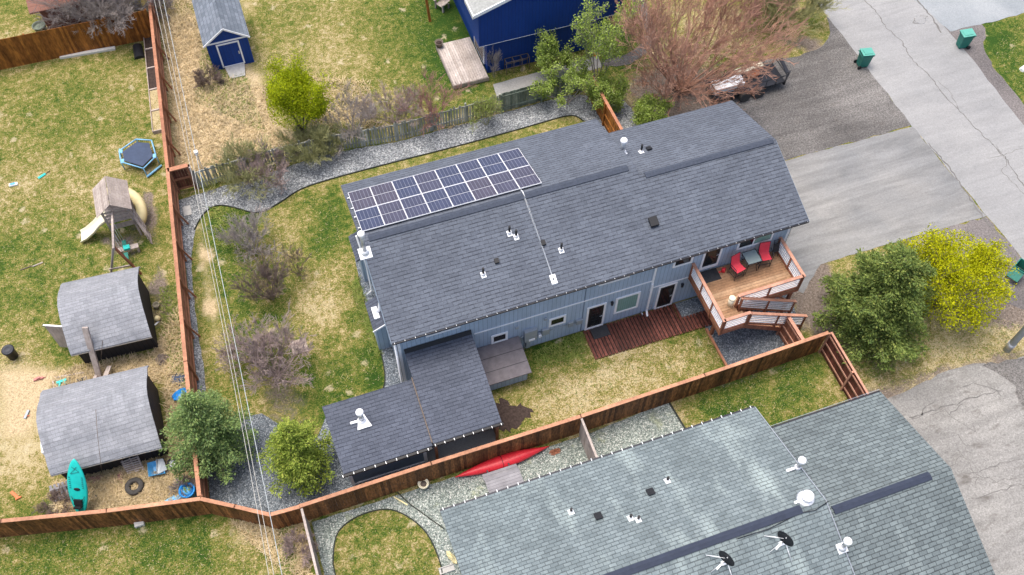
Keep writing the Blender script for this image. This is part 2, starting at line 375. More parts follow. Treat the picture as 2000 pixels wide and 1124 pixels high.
def dup(src, loc, rz=0.0, label=None, parent=None, scale=None):
    c = src.copy(); col.objects.link(c); c.parent = parent
    if parent is None:
        c.location = loc; c.rotation_euler = (0, 0, rz)
        if scale: c.scale = (scale,)*3
        if label: c['label'] = label
        ORG[c.name] = Vector(loc)
    for ch in list(src.children): dup(ch, None, 0, None, c)
    return c

# ------------------------------------------------------------------ GROUND
def wob(pts, amp=.08, step=.35, seed=1, closed=True):
    rnd = random.Random(seed); out = []; n = len(pts)
    for i in range(n if closed else n-1):
        a = Vector(pts[i]); b = Vector(pts[(i+1) % n]); L = (b-a).length; m_ = max(1, int(L/step))
        for j in range(m_):
            p = a.lerp(b, j/m_); q = amp if (j or i) else amp*.5
            out.append((p.x+rnd.uniform(-q, q), p.y+rnd.uniform(-q, q)))
    if not closed: out.append(tuple(pts[-1]))
    return out
def smooth(pts, it=2, closed=True):
    for _ in range(it):
        o = []; n = len(pts)
        for i in range(n if closed else n-1):
            a, b = pts[i], pts[(i+1) % n]
            o += [(a[0]*.75+b[0]*.25, a[1]*.75+b[1]*.25), (a[0]*.25+b[0]*.75, a[1]*.25+b[1]*.75)]
        if not closed: o = [pts[0]]+o+[pts[-1]]
        pts = o
    return pts
def sheet(name, pts, z, mat_, amp=.05, step=.3, seed=1):
    p = wob(pts, amp, step, seed) if amp else pts
    mb = MB(); mb.add([(a, b, z) for a, b in p], [tuple(range(len(p)))])
    o = struct(name, mb, mat_)
    me = o.data
    if me.polygons[0].normal.z < 0: me.flip_normals()
    return o

def seg_d(X, Y, pts):
    d = np.full(X.shape, 1e9)
    for (ax, ay), (bx, by) in zip(pts[:-1], pts[1:]):
        vx, vy = bx-ax, by-ay; t = np.clip(((X-ax)*vx+(Y-ay)*vy)/(vx*vx+vy*vy+1e-9), 0, 1)
        d = np.minimum(d, np.hypot(X-ax-t*vx, Y-ay-t*vy))
    return d
def inpoly(X, Y, pts):
    ins = np.zeros(X.shape, bool); n = len(pts)
    for i in range(n):
        x1, y1 = pts[i]; x2, y2 = pts[(i+1) % n]
        c = ((y1 > Y) != (y2 > Y)); xi = (x2-x1)*(Y-y1)/((y2-y1) or 1e-9)+x1
        ins ^= c & (X < xi)
    return ins
def soft(X, Y, pts, wd=1.0):
    d = seg_d(X, Y, list(pts)+[pts[0]]); ins = inpoly(X, Y, pts)
    sdist = np.where(ins, d, -d); return np.clip(.5+sdist/wd, 0, 1)

def ground():
    xs = np.concatenate([[-300, -150, -80, -45, -28], np.arange(-18, 50.01, .2), [60, 80, 120, 200, 320]])
    ys = np.concatenate([[-250, -120, -60, -25, -8], np.arange(0, 60.01, .2), [68, 85, 120, 200, 350]])
    X, Y = np.meshgrid(xs, ys); nx, ny = len(xs), len(ys)
    v = np.stack([X, Y, np.zeros_like(X)], -1).reshape(-1, 3)
    i = np.arange((nx-1)*(ny-1)); r, c = i//(nx-1), i % (nx-1); a = r*nx+c
    F = np.stack([a, a+1, a+nx+1, a+nx], 1)
    me = bpy.data.meshes.new('ground'); me.from_pydata(v.tolist(), [], F.tolist()); me.materials.append(M_GROUND)
    green = np.full(X.shape, .44); straw = np.zeros(X.shape); dirt = np.zeros(X.shape)
    def blob(A, px, py, rm, s, ry=None):
        x, y = g2(px, py); ry = ry or rm
        A += s*np.exp(-(((X-x)/rm)**2+((Y-y)/ry)**2))
    def line(A, pts, wd, s):
        A += s*np.exp(-(seg_d(X, Y, poly(pts))/wd)**2)
    # greener turf (photo-measured spots on the ground)
    for a_ in [(60, 240, 3, .12), (150, 200, 2, .12), (270, 250, 1.0, .2), (90, 520, 3, .1), (30, 480, 2, .12), (120, 680, 1.6, .28), (60, 590, 2, .15), (250, 480, 1.6, .05),
               (880, 40, 3.0, .45), (900, 110, 2.0, .35), (830, 120, 2.2, .2), (905, 175, 1.8, .28), (790, 180, 1.5, .12), (850, 0, 3, .3), (720, 60, 3, .02), (430, 20, 2, -.1),
               (455, 430, 1.6, .42), (440, 470, 1.6, .25), (640, 400, 1.2, .35), (655, 440, 1.3, .25), (625, 480, 1.2, .3), (700, 560, .7, .5), (690, 620, .6, .45), (725, 690, .7, .5), (740, 740, .6, .45),
               (560, 360, 1, .15), (600, 745, 2.2, .22), (690, 760, 1.4, .2), (500, 620, 2.0, .22), (450, 560, 1.5, .2), (560, 640, 1.5, .1),
               (1060, 675, 1.0, .42), (1110, 665, .8, .42), (1150, 712, .5, .35), (1250, 690, .7, .2), (1340, 660, .8, .25), (1040, 710, .8, .15),
               (1450, 800, 1.6, .25), (1540, 770, 1.6, .2), (1400, 815, 1.1, .3), (1500, 720, 1.2, .1), (1390, 780, 1, .1), (1560, 720, 1.2, .18), (1600, 700, 1, .15),
               (1960, 60, 2, .35), (1990, 150, 2, .42), (1945, 90, 1, .3), (100, 1060, 2.2, .24), (300, 1070, 2.0, .28), (420, 1060, 1.6, .22), (60, 1110, 2, .1), (560, 1070, .5, .45),
               (1220, 70, 1.6, .3), (1200, 110, 1.5, .3), (1100, 160, 1.6, .2), (1300, 60, 1.5, .1), (700, 20, 2.6, .06), (560, 60, 3, .05)]:
        blob(green, *a_)
    green += .05+.04*np.clip((-6-X)/2, 0, 1)
    # drier turf
    for a_ in [(120, 340, 3, -.18), (200, 330, 2, -.1), (60, 400, 2, -.12), (640, 100, 2, -.16), (760, 60, 2.5, -.05), (560, 130, 2, -.1), (655, 590, 1.4, -.32), (610, 620, 1.4, -.3), (630, 520, 1.2, -.28), (570, 450, 1.2, -.25), (700, 660, 1, -.12),
               (1150, 760, 1.6, -.33), (1230, 720, 2, -.3), (1340, 700, 1.4, -.3), (1080, 780, 1.6, -.3), (1250, 760, 2, -.25), (600, 400, 1, -.2), (520, 560, 1.2, -.1), (410, 560, .6, -.3), (420, 660, .6, -.35),
               (1800, 700, 3, -.25), (1900, 670, 3, -.3), (1700, 760, 1.6, -.2), (1960, 640, 2, -.25), (40, 740, 2.4, -.5), (60, 900, 2.0, -.38), (20, 850, 2, -.4), (30, 1100, 1.6, -.2), (200, 1110, 2, -.12), (480, 1040, 1.2, -.35), (1620, 750, 1, -.1)]:
        blob(green, a_[0], a_[1], a_[2], a_[3]*.7)
    green -= .05*np.clip((Y-36)/6, 0, 1)
    # long dead grass
    S = [poly([(308, 0), (500, 0), (480, 40), (420, 150), (380, 200), (370, 250), (345, 330), (430, 330), (520, 300), (560, 230), (520, 180), (520, 150), (480, 110), (470, 0), (310, 0)]),
         poly([(320, 40), (372, 30), (420, 150), (520, 170), (540, 250), (620, 290), (420, 345), (340, 350)]),
         poly([(0, 730), (150, 715), (300, 690), (345, 560), (375, 780), (400, 960), (300, 990), (110, 1000), (100, 940), (330, 900), (320, 740), (90, 800), (60, 860), (0, 860)]),
         poly([(110, 945), (330, 890), (395, 880), (400, 975), (200, 1000), (110, 1000)])]
    for s_, wt in zip(S, (.62, .85, .72, 1.0)): straw = np.maximum(straw, wt*soft(X, Y, s_, 1.2))
    for a_ in [(620, 170, 1.5, .35), (700, 215, 1.2, .35), (660, 240, 1.2, .4), (580, 260, 1.2, .3), (480, 1045, 1.0, .5), (580, 1060, .7, .6), (1860, 640, 1.6, .25), (1900, 700, 2, .2), (1740, 700, 1.4, .22), (1280, 105, 1, .4), (410, 600, .5, .45), (405, 500, .5, .4), (1330, 40, 2.5, .4), (1450, 50, 2.5, .4),
               (890, 205, 1.5, .2), (760, 215, 1.2, .25), (40, 700, 1.5, .3), (230, 640, 1, .2)]:
        blob(straw, *a_)
    line(straw, [(388, 440), (402, 520), (418, 620), (440, 720)], .55, .42); line(straw, [(1500, 700), (1620, 640)], .5, .1)
    # bare earth
    for a_ in [(300, 560, .9, .55), (310, 620, .9, .6), (325, 690, .8, .45), (270, 450, .9, .4), (300, 420, .8, .35), (225, 490, .9, .3), (345, 800, .9, .5), (120, 985, .8, .6), (1575, 560, 1.2, .95), (1590, 620, 1.2, .8), (1590, 520, 1, .9), (1640, 640, 1, .4),
               (1960, 590, 1.6, .85), (1900, 580, 1.5, .5), (1720, 730, 1.2, .35), (1700, 785, .8, .5), (1960, 560, 1.6, .8), (1990, 700, 1.2, .4), (1530, 80, 1.2, .5), (205, 470, .35, .55), (245, 478, .5, .6), (290, 385, .35, .6), (283, 400, .4, .5), (262, 500, .5, .3), (1590, 90, 1, .7), (430, 100, .8, .3), (1290, 180, 2.5, .8), (1400, 190, 3, .7), (400, 155, .6, .5), (1155, 190, 1.5, .5), (560, 800, 1.6, .5), (560, 560, 1.3, .25), (540, 720, 1.3, .5), (480, 330, .9, .4), (1800, 690, 1.2, .3), (1560, 740, .3, .3)]:
        blob(dirt, *a_)
    line(dirt, [(280, 330), (318, 560), (345, 640), (372, 800)], .35, .3)
    line(dirt, [(655, 345), (900, 282), (1040, 245), (1130, 233)], .35, .35)
    line(dirt, [(1700, 790), (1850, 725), (1950, 705)], .5, .5); line(dirt, [(1140, 850), (1300, 790), (1640, 680)], .25, .4)
    line(dirt, [(770, 700), (1030, 730), (1000, 790)], .3, .1)
    for nme, A in (('green', green), ('straw', straw), ('dirt', dirt)):
        at_ = me.attributes.new(nme, 'FLOAT', 'POINT'); at_.data.foreach_set('value', A.reshape(-1).astype(np.float32))
    o = bpy.data.objects.new('ground', me); col.objects.link(o); o['kind'] = 'structure'
ground()

HX0, HX1 = 2.25, 21.35
# gravel beds
sheet('gravel_bed', [(-6.15, 34.9)] + poly([(430, 366), (520, 340), (640, 300), (780, 277), (1000, 216), (1110, 186), (1210, 185), (1255, 240)]) + [(18.5, 28.5), (15.0, 28.3)] +
      smooth(poly([(1166, 250), (1138, 234), (1125, 226), (1100, 228), (1040, 246), (900, 285), (760, 320), (640, 352), (585, 370), (550, 395), (520, 412), (497, 418), (465, 408), (430, 400), (408, 408), (392, 425), (380, 450), (373, 520), (380, 600), (392, 680), (402, 750), (398, 790)]), 1, False) + [(-7.0, 22.2), (-6.35, 30)], .012, 'gravel', .03)
sheet('gravel_bed', poly([(684, 458), (700, 540), (712, 590), (728, 640), (745, 690), (753, 735), (750, 760), (735, 778), (700, 790), (640, 806)]) + [(-2.2, 19.3), (-3.4, 20.2), (-4.3, 21.3), (-6.6, 21.6), (-7.0, 20.5), (-7.3, 17.6), (-5.0, 15.95), (-3.4, 15.8), (2.3, 15.75), (2.6, 20.5), (2.3, 29.5)], .012, 'gravelb', .03, .3, 2)
sheet('gravel_bed', [(16.88, 19.2), (16.9, 15.8), (20.3, 15.9), (20.5, 16.6), (21.2, 17.3), (21.6, 18.8), (21.2, 20.5), (16.0, 20.55), (15.9, 19.8)], .012, 'gravelb', .02, .3, 3)
sheet('gravel_bed', [(9.3, 15.5), (-3.3, 15.55), (-3.3, 8.0), (3.2, 8.0), (3.2, 12.5), (13.2, 12.5)] + poly([(1338, 840), (1306, 786)]), .012, 'gravelg', .02, .3, 4)
sheet('gravel_bed', poly([(1500, 838), (1560, 815), (1650, 785), (1660, 800), (1600, 850)]), .012, 'dark', .03, .3, 5)
isl = smooth(poly([(650, 1130), (652, 1060), (664, 1032), (700, 1007), (752, 993), (788, 1003), (832, 1036), (856, 1085), (867, 1130)]) + [(0.6, 9.0), (-2.0, 9.0)], 2)
sheet('lawn_island', isl, .03, M_ISLAND, .03, .3, 6)
def ribbon(name, pts, z, h, wd, mat_, label=None, cat=None):
    mb = MB()
    for a, b in zip(pts[:-1], pts[1:]): mb.beam((*a, z+h/2), (*b, z+h/2), wd, h)
    return solid(name, mb, mat_, label, cat) if label else struct(name, mb, mat_)
ribbon('lawn_edging', isl+[isl[0]], 0, .07, .05, 'edging', 'black plastic edging curving round the lawn island behind the neighbour roof', 'lawn edging')
ed1 = smooth(poly([(1140, 238), (1125, 226), (1100, 228), (1040, 246), (900, 285), (760, 320), (640, 352), (585, 370), (550, 395), (520, 412), (497, 418), (465, 408), (430, 400), (408, 408), (392, 425), (380, 450)]), 2, False)
ribbon('lawn_edging', ed1, 0, .06, .05, 'edging', 'black edging between back gravel bed and the solar house lawn', 'lawn edging')
ed2 = smooth(poly([(700, 540), (712, 590), (728, 640), (745, 690), (753, 735), (750, 760), (735, 778), (700, 790), (640, 806)]), 2, False)
ribbon('lawn_edging', ed2, 0, .06, .045, 'edging', 'black edging of the lawn beside the left end of the grey house', 'lawn edging')
ribbon('lawn_edging', poly([(776, 962), (800, 985), (868, 1034)]), 0, .05, .04, 'edging', 'thin dark edging across gravel beside the yellow stick', 'lawn edging')
ribbon('timber_edging', [(16.86, 18.72), (16.9, 15.85)], 0, .12, .1, 'cedar', 'timber edging between dry lawn and gravel below the upper deck', 'timber edging')
ribbon('timber_edging', poly([(1306, 786), (1340, 842)]), 0, .08, .07, 'edging', 'dark timber edging between pale gravel and the neighbour side lawn', 'timber edging')

# paved surfaces
def road():
    sheet('road', [(33.5, -60), (33.95, 17.1), (33.5, 26.9), (33.45, 38), (33.45, 120), (39.7, 120), (39.7, 36.2), (39.75, 31), (39.55, 27), (39.4, 22), (39.5, -60)], .012, 'road', .05, .8, 7)
sheet('road_shoulder', [(39.3, 70), (41.2, 37.3)] + poly([(1925, 56), (1922, 92), (1940, 132), (1972, 172), (2000, 205)]) + [(42.6, 20), (42.5, -30), (39.2, -30)], .007, 'dark', .08, .4, 8)
road()
sheet('far_driveway', poly([(1786, 0), (1855, 62), (1890, 54), (1960, 38), (2030, 16)]) + [(60, 38), (60, 50), (39.7, 50), (39.7, 37)], .017, 'drive2', .05, .4, 9)
sheet('gravel_pad', poly([(1428, 205), (1440, 150), (1490, 118), (1560, 110), (1606, 92), (1622, 66), (1612, 25), (1596, 0)]) + [(33.5, 40), (33.5, 26.9), (21.8, 27.02), (21.8, 29.5)], .010, 'pad', .06, .4, 10)
sheet('driveway', [(21.3, 27.0), (33.52, 26.86), (33.75, 20.15), (24.0, 20.3), (22.3, 19.0), (21.3, 20.6)], .015, 'drive', .04, .4, 11)
sheet('side_patch', [(33.75, 20.1), (34.0, 17.0), (33.9, 13.8), (32.6, 14.2), (30.8, 16.0), (29.2, 18.5), (29.0, 20.15)], .009, 'dark', .12, .4, 12)
sheet('lower_driveway', poly([(1690, 795), (1745, 772), (1850, 727), (1905, 712), (1960, 712)]) + [(34.0, 12.4), (40, 12.0), (40, -40), (20, -40), (20, 10)], .013, 'cracked', .1, .4, 13)
sheet('gravel_shoulder', poly([(1920, 715), (1965, 705), (2020, 700)]) + [(36, 12), (36, -20), (30, -20), (28.9, 3.0), (28.6, 7.0), (28.8, 9.4), (29.2, 11.3)], .018, 'pad', .12, .4, 14)
sheet('sidewalk', [(12.2, 36.55), (18.8, 36.75), (18.9, 37.7), (12.3, 37.5)], .02, 'conc', .02, .5, 15)
sheet('footpath', smooth(poly([(1175, 118), (1215, 112), (1243, 95), (1262, 72), (1258, 45), (1240, 20), (1235, -10), (1258, -10), (1268, 25), (1282, 60), (1276, 88), (1255, 112), (1225, 128), (1180, 132)]), 1), .016, 'pad', .05, .3, 16)
sheet('patio_slab', [(2.2, 16.3), (5.5, 16.3), (5.5, 20.5), (2.2, 20.5)], .05, 'conc', 0)
sheet('soil_patch', smooth(poly([(972, 775), (1000, 792), (1035, 795), (1037, 815), (1018, 835), (985, 850), (960, 815)]), 1), .018, 'soil', .16, .12, 17)
# crack lines in the asphalt
mb = MB(); rnd = random.Random(5)
def crack(pts, wd, z=.018, seed=0):
    p = wob(poly(pts), .07, .2, seed, False)
    for a, b in zip(p[:-1], p[1:]):
        a = Vector((*a, z)); b = Vector((*b, z)); n_ = Vector((-(b-a).y, (b-a).x, 0)).normalized()*wd*rnd.uniform(.5, 1.2)/2
        mb.add([a-n_, b-n_, b+n_, a+n_], [(0, 1, 2, 3)])
crack([(1687, 0), (1712, 25), (1730, 55), (1760, 80), (1780, 115), (1800, 135), (1825, 160), (1840, 185), (1870, 215), (1900, 245), (1935, 280), (1965, 310), (2000, 365)], .055)
crack([(1832, 160), (1855, 180), (1872, 215)], .03); crack([(1925, 310), (1955, 305), (2000, 290)], .03); crack([(1945, 285), (1968, 320), (1955, 335), (2000, 380)], .03)
crack([(1798, 40), (1782, 45), (1786, 37), (1800, 32), (1811, 32), (1806, 40), (1797, 46), (1784, 46)], .04)
crack([(1790, 0), (1820, 35), (1838, 65)], .1); crack([(1813, 281), (1855, 330), (1892, 385), (1920, 425), (1965, 480), (1988, 510)], .07, .02)
crack([(1780, 820), (1800, 812), (1800, 800), (1825, 785)], .05); crack([(1775, 817), (1820, 803), (1868, 790), (1905, 775), (1955, 764)], .07); crack([(1815, 812), (1845, 800), (1852, 812), (1880, 790)], .05); crack([(1880, 757), (1900, 748), (1910, 752), (1945, 762), (1955, 775)], .05)
crack([(1880, 925), (1910, 922), (1960, 905)], .04); crack([(1905, 975), (1930, 965), (1990, 950)], .04); crack([(1870, 880), (1890, 900), (1900, 925), (1950, 945), (2000, 950)], .03); crack([(1870, 850), (1885, 870), (1930, 870)], .03)
for s_ in range(7):
    x, y = 1850+rnd.uniform(0, 150), 800+rnd.uniform(0, 200); crack([(x, y), (x+rnd.uniform(-30, 30), y+rnd.uniform(-20, 20)), (x+rnd.uniform(-50, 50), y+rnd.uniform(-30, 30))], .025, .022, s_)
struct('asphalt_cracks', mb, 'crack')
mb = MB(); mb.lathe([(.34, 0), (.34, .012), (.3, .014)], *g2(1797, 40), .012, 20); tagit(build('manhole_cover', mb, 'road', None, (0, 0, 0)), 'round grey manhole cover set in the road near the top edge', 'manhole cover')

# ------------------------------------------------------------------ MAIN HOUSE
WY = 20.57
FA, FB = 4.85-.336*20.15, .336            # front roof plane z = FA + FB*y
LA, LB = 6.36+.336*24.64, -.336           # rear left plane
RA, RB = 6.18+.336*24.1, -.336            # rear right plane
def pF(x, y): return (x, y, FA+FB*y)
def pL(x, y): return (x, y, LA+LB*y)
def pR(x, y): return (x, y, RA+RB*y)
house = thing('house', 'long blue-grey two-storey house with dark shingle roof and rooftop solar array in the centre', 'house', (HX0, WY, 0))
mb = MB()
zw = 4.78
yl, yr = 28.65, 27.6
mb.slab([(HX0, WY, .12), (HX1, WY, .12), (HX1, WY, zw), (HX0, WY, zw)], .15, 0, (0, 1, 0))
mb.slab([(HX0, WY+.151, .12), (HX0, yl, .12), (HX0, yl, 4.85), (HX0, 24.64, 6.2), (HX0, WY+.151, 4.82)], .15, 0, (1, 0, 0))
mb.slab([(HX1-.15, WY+.151, .12), (HX1-.15, yr, .12), (HX1-.15, yr, 4.8), (HX1-.15, 24.1, 6.02), (HX1-.15, WY+.151, 4.82)], .15, 0, (1, 0, 0))
mb.box(HX0+.151, 14.55, yl-.15, yl, .12, 4.82); mb.box(14.7, HX1-.151, yr-.15, yr, .12, 4.78)
mb.slab([(14.56, 24.2, .12), (14.56, yl, .12), (14.56, yl, 4.84), (14.56, 24.64, 6.2), (14.56, 24.2, 6.0)], .13, 0, (1, 0, 0))
build('wall', mb, 'siding', house)
mb = MB(); mb.box(HX0+.03, HX1-.03, WY+.03, WY+.2, -.2, .118); mb.box(HX0+.03, 14.5, yl-.3, yl-.03, -.2, .118); mb.box(HX0+.03, HX0+.2, WY+.25, yl-.35, -.2, .118); build('foundation', mb, 'conc', house)
rf = MB()
rf.slab([pF(2.0, 20.15), pF(21.8, 20.15), pF(21.8, 24.1), pF(14.9, 24.1), pF(14.9, 24.64), pF(2.0, 24.64)], .14)
rf.slab([pL(2.0, 24.645), pL(14.9, 24.645), pL(14.9, 29.1), pL(2.0, 29.1)], .14)
rf.slab([pR(14.905, 24.105), pR(21.8, 24.105), pR(21.8, 28.05), pR(14.905, 28.05)], .14)
roof = build('roof', rf, 'roof', house)
# ridge vents
def ridgecap(x0, x1, y, z, sl, w_, mat_, par):
    mb = MB(); t = .07 if mat_ == 'vent' else .05
    mb.slab([(x0, y-w_, z-sl*w_+t), (x1, y-w_, z-sl*w_+t), (x1, y, z+t), (x0, y, z+t)], .05); mb.slab([(x0, y+.002, z+t), (x1, y+.002, z+t), (x1, y+w_, z-sl*w_+t), (x0, y+w_, z-sl*w_+t)], .05)
    mb.box(x0+.02, x1-.02, y-w_+.03, y+w_-.03, z-sl*w_, z-sl*w_+.045, 1)
    return build('ridge_cap', mb, [mat_, 'blackp'], par)
ridgecap(2.35, 14.5, 24.64, 6.36, .336, .17, 'roofcap', roof); ridgecap(15.15, 21.65, 24.1, 6.18, .336, .16, 'roofcap', roof)
# eave fascia, gutter and white hangers
mb = MB(); mb.box(2.0, 21.8, 20.17, 20.2, 4.62, 4.72); build('fascia', mb, 'white', house)
mb = MB(); mb.box(2.02, 21.79, 20.09, 20.145, 4.74, 4.815); gut = build('gutter', mb, 'darkmetal', house)
for i in range(44): x_ = 2.1+i*.456; build('hanger', MB().box(x_, x_+.018, 20.08, 20.14, 4.825, 4.85), 'galv', gut)
for nm, a, b in (('rake_trim', (21.82, 20.15), (21.82, 24.1)), ('rake_trim', (1.98, 20.15), (1.98, 24.64))):
    mb = MB(); mb.beam((a[0], a[1], FA+FB*a[1]-.1), (b[0], b[1], FA+FB*b[1]-.1), .03, .12); build(nm, mb, 'sidedk', house)
# corner boards, band boards
mb = MB(); mb.box(HX0-.03, HX0+.13, WY-.03, WY-.001, .1, 4.6); mb.box(HX0-.035, HX0-.002, WY-.03, WY+.16, .1, 4.6); build('corner_board', mb, 'white', house)
mb = MB(); mb.box(HX1-.12, HX1+.03, WY-.03, WY-.001, .1, 4.6); mb.box(HX1+.002, HX1+.035, WY-.03, WY+.12, .1, 4.6); build('corner_board', mb, 'white', house)
mb = MB(); mb.box(5.72, 14.41, WY-.025, WY-.001, 2.8, 2.885); build('band_board', mb, 'white', house)
mb = MB(); mb.box(14.53, 18.2, WY-.025, WY-.001, 2.16, 2.24); build('band_board', mb, 'white', house)
mb = MB(); mb.box(14.415, 14.525, WY-.03, WY-.001, 2.0, 4.6); mb.box(14.42, 14.51, WY-.1, WY-.031, .25, 2.6); mb.beam((14.46, WY-.06, .3), (14.42, WY-.3, .12), .09, .07); build('downspout', mb, 'white', house)
mb = MB(); mb.box(11.02, 11.05, WY-.02, WY-.001, .1, 4.6); build('seam', mb, 'sidedk', house)
# openings
def opening(kind, x0, x1, z0, z1, y, par, glass, fw=.11, sill=None, mull=None, grid=False):
    fr = MB()
    for a, b, c, d in ((x0, x1, z1-fw, z1), (x0, x1, z0, z0+(sill or fw)), (x0, x0+fw, z0+(sill or fw), z1-fw), (x1-fw, x1, z0+(sill or fw), z1-fw)): fr.box(a, b, y-.045, y-.001, c, d)
    if mull: fr.box(mull-.03, mull+.03, y-.04, y-.001, z0+fw, z1-fw)
    f = build(kind, fr, 'white', par)
    g = MB(); g.box(x0+fw+.001, x1-fw-.001, y-.02, y-.002, z0+(sill or fw)+.001, z1-fw-.001, 0)
    if kind == 'door':
        build('door_panel', g, 'blackp', f)
        p = MB(); p.box(x0+fw+.13, x1-fw-.13, y-.028, y-.0205, z0+.35, z1-.28); build('pane', p, 'glassdk', f)
        h = MB(); h.ring([(x1-fw-.07, y-.07, z0+1.0), (x1-fw-.07, y-.03, z0+1.0)], .03, 8); h.ring([(x1-fw-.07, y-.07, z0+1.0), (x1-fw-.17, y-.07, z0+1.0)], .014, 6); build('handle', h, 'galv', f)
        if grid:
            q = MB()
            for i in range(3): q.box(x0+fw+.15+i*.2, x0+fw+.17+i*.2, y-.034, y-.029, z0+.4, z1-.3)
            for i in range(4): q.box(x0+fw+.13, x1-fw-.13, y-.034, y-.029, z0+.75+i*.28, z0+.765+i*.28)
            build('muntin', q, 'darkmetal', f)
    else:
        build('pane', g, glass, f)
        if glass == 'glassgr':
            q = MB()
            for i in range(int((x1-x0)/.11)): q.box(x0+fw+.04+i*.11, x0+fw+.048+i*.11, y-.024, y-.0205, z0+fw, z1-fw)
            build('blind_slat', q, 'greymetal', f)
    return f
opening('door', 11.24, 12.2, .08, 2.14, WY, house, 'glassdk', .1, .14, None, True)
opening('door', 14.89, 15.85, .02, 2.08, WY, house, 'glassdk', .1, .14)
opening('door', 16.85, 17.82, 2.55, 4.6, WY, house, 'glassdk', .1, .2)
opening('window', 12.68, 13.93, .82, 2.22, WY, house, 'glassgr')
opening('window', 9.34, 10.18, 1.44, 2.15, WY, house, 'glassdk')
opening('window', 6.52, 7.32, 1.48, 2.2, WY, house, 'glassdk')
opening('window', 3.55, 5.12, 3.83, 4.6, WY, house, 'glassdk', .1, None, 4.3)
opening('window', 11.65, 13.15, 3.83, 4.6, WY, house, 'glassdk')
opening('window', 15.32, 16.33, 3.5, 4.6, WY, house, 'glassdk')
opening('window', 18.6, 20.45, 3.42, 4.6, WY, house, 'glassdk', .1, None, 19.45)
mb = MB(); mb.box(19.5, 20.33, WY-.028, WY-.0205, 3.55, 4.5); build('window_blind', mb, 'glassgr', house)
# utility boxes, conduit, spouts on the wall
mb = MB(); mb.box(8.1, 8.72, WY-.2, WY-.001, .95, 1.85); mb.box(8.2, 8.4, WY-.16, WY-.001, .3, .94); mb.box(8.3, 8.6, WY-.23, WY-.2, 1.0, 1.15, 1)
o_ = build('meter_box', mb, ['greymetal', 'white'], house, bevel=.01)
mb = MB(); mb.ring([(8.86, WY-.001, 1.18), (8.86, WY-.16, 1.18)], .11, 14); mb.ring([(8.86, WY-.16, 1.18), (8.86, WY-.24, 1.18)], .085, 14, 1); build('meter_dial', mb, ['greymetal', 'white'], house)
mb = MB(); mb.box(9.0, 9.36, WY-.14, WY-.001, 1.0, 1.45); build('utility_box', mb, 'greymetal', house, bevel=.01)
mb = MB(); mb.box(10.32, 10.56, WY-.12, WY-.001, 1.0, 1.35); build('utility_box', mb, 'greymetal', house, bevel=.01)
mb = MB(); mb.box(10.72, 11.03, WY-.12, WY-.001, 1.0, 1.35); build('utility_box', mb, 'greymetal', house, bevel=.01)
build('conduit', MB().ring([(10.56, WY-.04, 1.1), (10.72, WY-.04, 1.1)], .02, 6), 'greymetal', house); mb = MB(); mb.ring([(9.36, WY-.04, 1.12), (9.7, WY-.04, 1.22), (10.32, WY-.04, 1.16)], .022, 6); build('conduit', mb, 'greymetal', house); build('conduit', MB().ring([(7.95, WY-.06, 0), (7.95, WY-.06, 1.3), (8.1, WY-.06, 1.4)], .03, 6), 'greymetal', house); build('conduit', MB().ring([(8.15, WY-.06, 0), (8.15, WY-.06, .95)], .03, 6), 'greymetal', house)
for x_, z_ in ((7.75, 2.35), (9.15, 2.35)):
    mb = MB(); mb.box(x_-.07, x_+.07, WY-.1, WY-.001, z_-.08, z_+.08); build('dryer_vent', mb, 'greymetal', house, bevel=.01)
mb = MB(); mb.ring([(14.2, WY-.02, .25), (14.2, WY-.18, .25), (14.2, WY-.2, .12)], .035, 8); mb.ring([(14.62, WY-.05, .45+.13*math.cos(t)) if False else (14.6+.13*math.sin(t), WY-.05, .5+.13*math.cos(t)) for t in [i*PI/7 for i in range(15)]], .015, 6); build('hose_bib', mb, 'galv', house)
for i_, (x_, z_) in enumerate(((12.47, 2.02), (16.12, 1.75))):
    mb = MB(); mb.ring([(x_, WY-.001, z_), (x_, WY-.1, z_)], .05, 10); mb.ring([(x_, WY-.1, z_-.12), (x_, WY-.1, z_+.1)], .065, 10); mb.ring([(x_, WY-.1, z_-.15), (x_, WY-.1, z_-.12)], .05, 10, 1)
    build('wall_light', mb, ['darkmetal', 'white'], house)
# side chases with their small roofs
mb = MB(); mb.box(1.62, HX0-.002, 22.75, 24.2, 0, 2.0); ch = build('side_bay', mb, 'siding', house)
mb = MB(); mb.slab([(1.55, 22.65, 2.04), (1.55, 24.25, 2.04), (2.24, 24.25, 2.42), (2.24, 22.65, 2.42)], .08); build('bay_roof', mb, 'roofnew', ch)
mb = MB(); mb.beam((1.53, 22.63, 1.99), (2.24, 22.63, 2.37), .04, .1); build('bay_trim', mb, 'white', ch)
mb = MB(); mb.box(1.95, HX0-.002, 26.75, 28.1, 0, 2.0); ch = build('side_bay', mb, 'siding', house)
mb = MB(); mb.slab([(1.75, 26.65, 2.05), (1.75, 28.2, 2.05), (2.24, 28.2, 2.3), (2.24, 26.65, 2.3)], .08); build('bay_roof', mb, 'roofnew', ch)
mb = MB(); mb.box(1.74, 2.0, 23.1, 23.75, 2.2, 2.3); mb.ring([(1.95, 23.45, 2.25), (2.1, 23.45, 2.45), (2.16, 23.45, 2.9), (2.16, 23.45, 3.3)], .09, 10); build('flue', mb, 'white', house)
mb = MB(); mb.ring([(1.96, 26.0, 4.9), (2.12, 25.95, 2.5), (2.12, 25.9, .4), (1.85, 25.85, .2)], .045, 6); build('downspout', mb, 'white', house)
mb = MB(); mb.ring([(2.15, 20.45, 4.5), (2.14, 20.45, .5), (2.05, 20.45, .28), (1.85, 20.5, .18), (1.8, 20.35, .12)], .055, 8); build('downspout', mb, 'white', house)

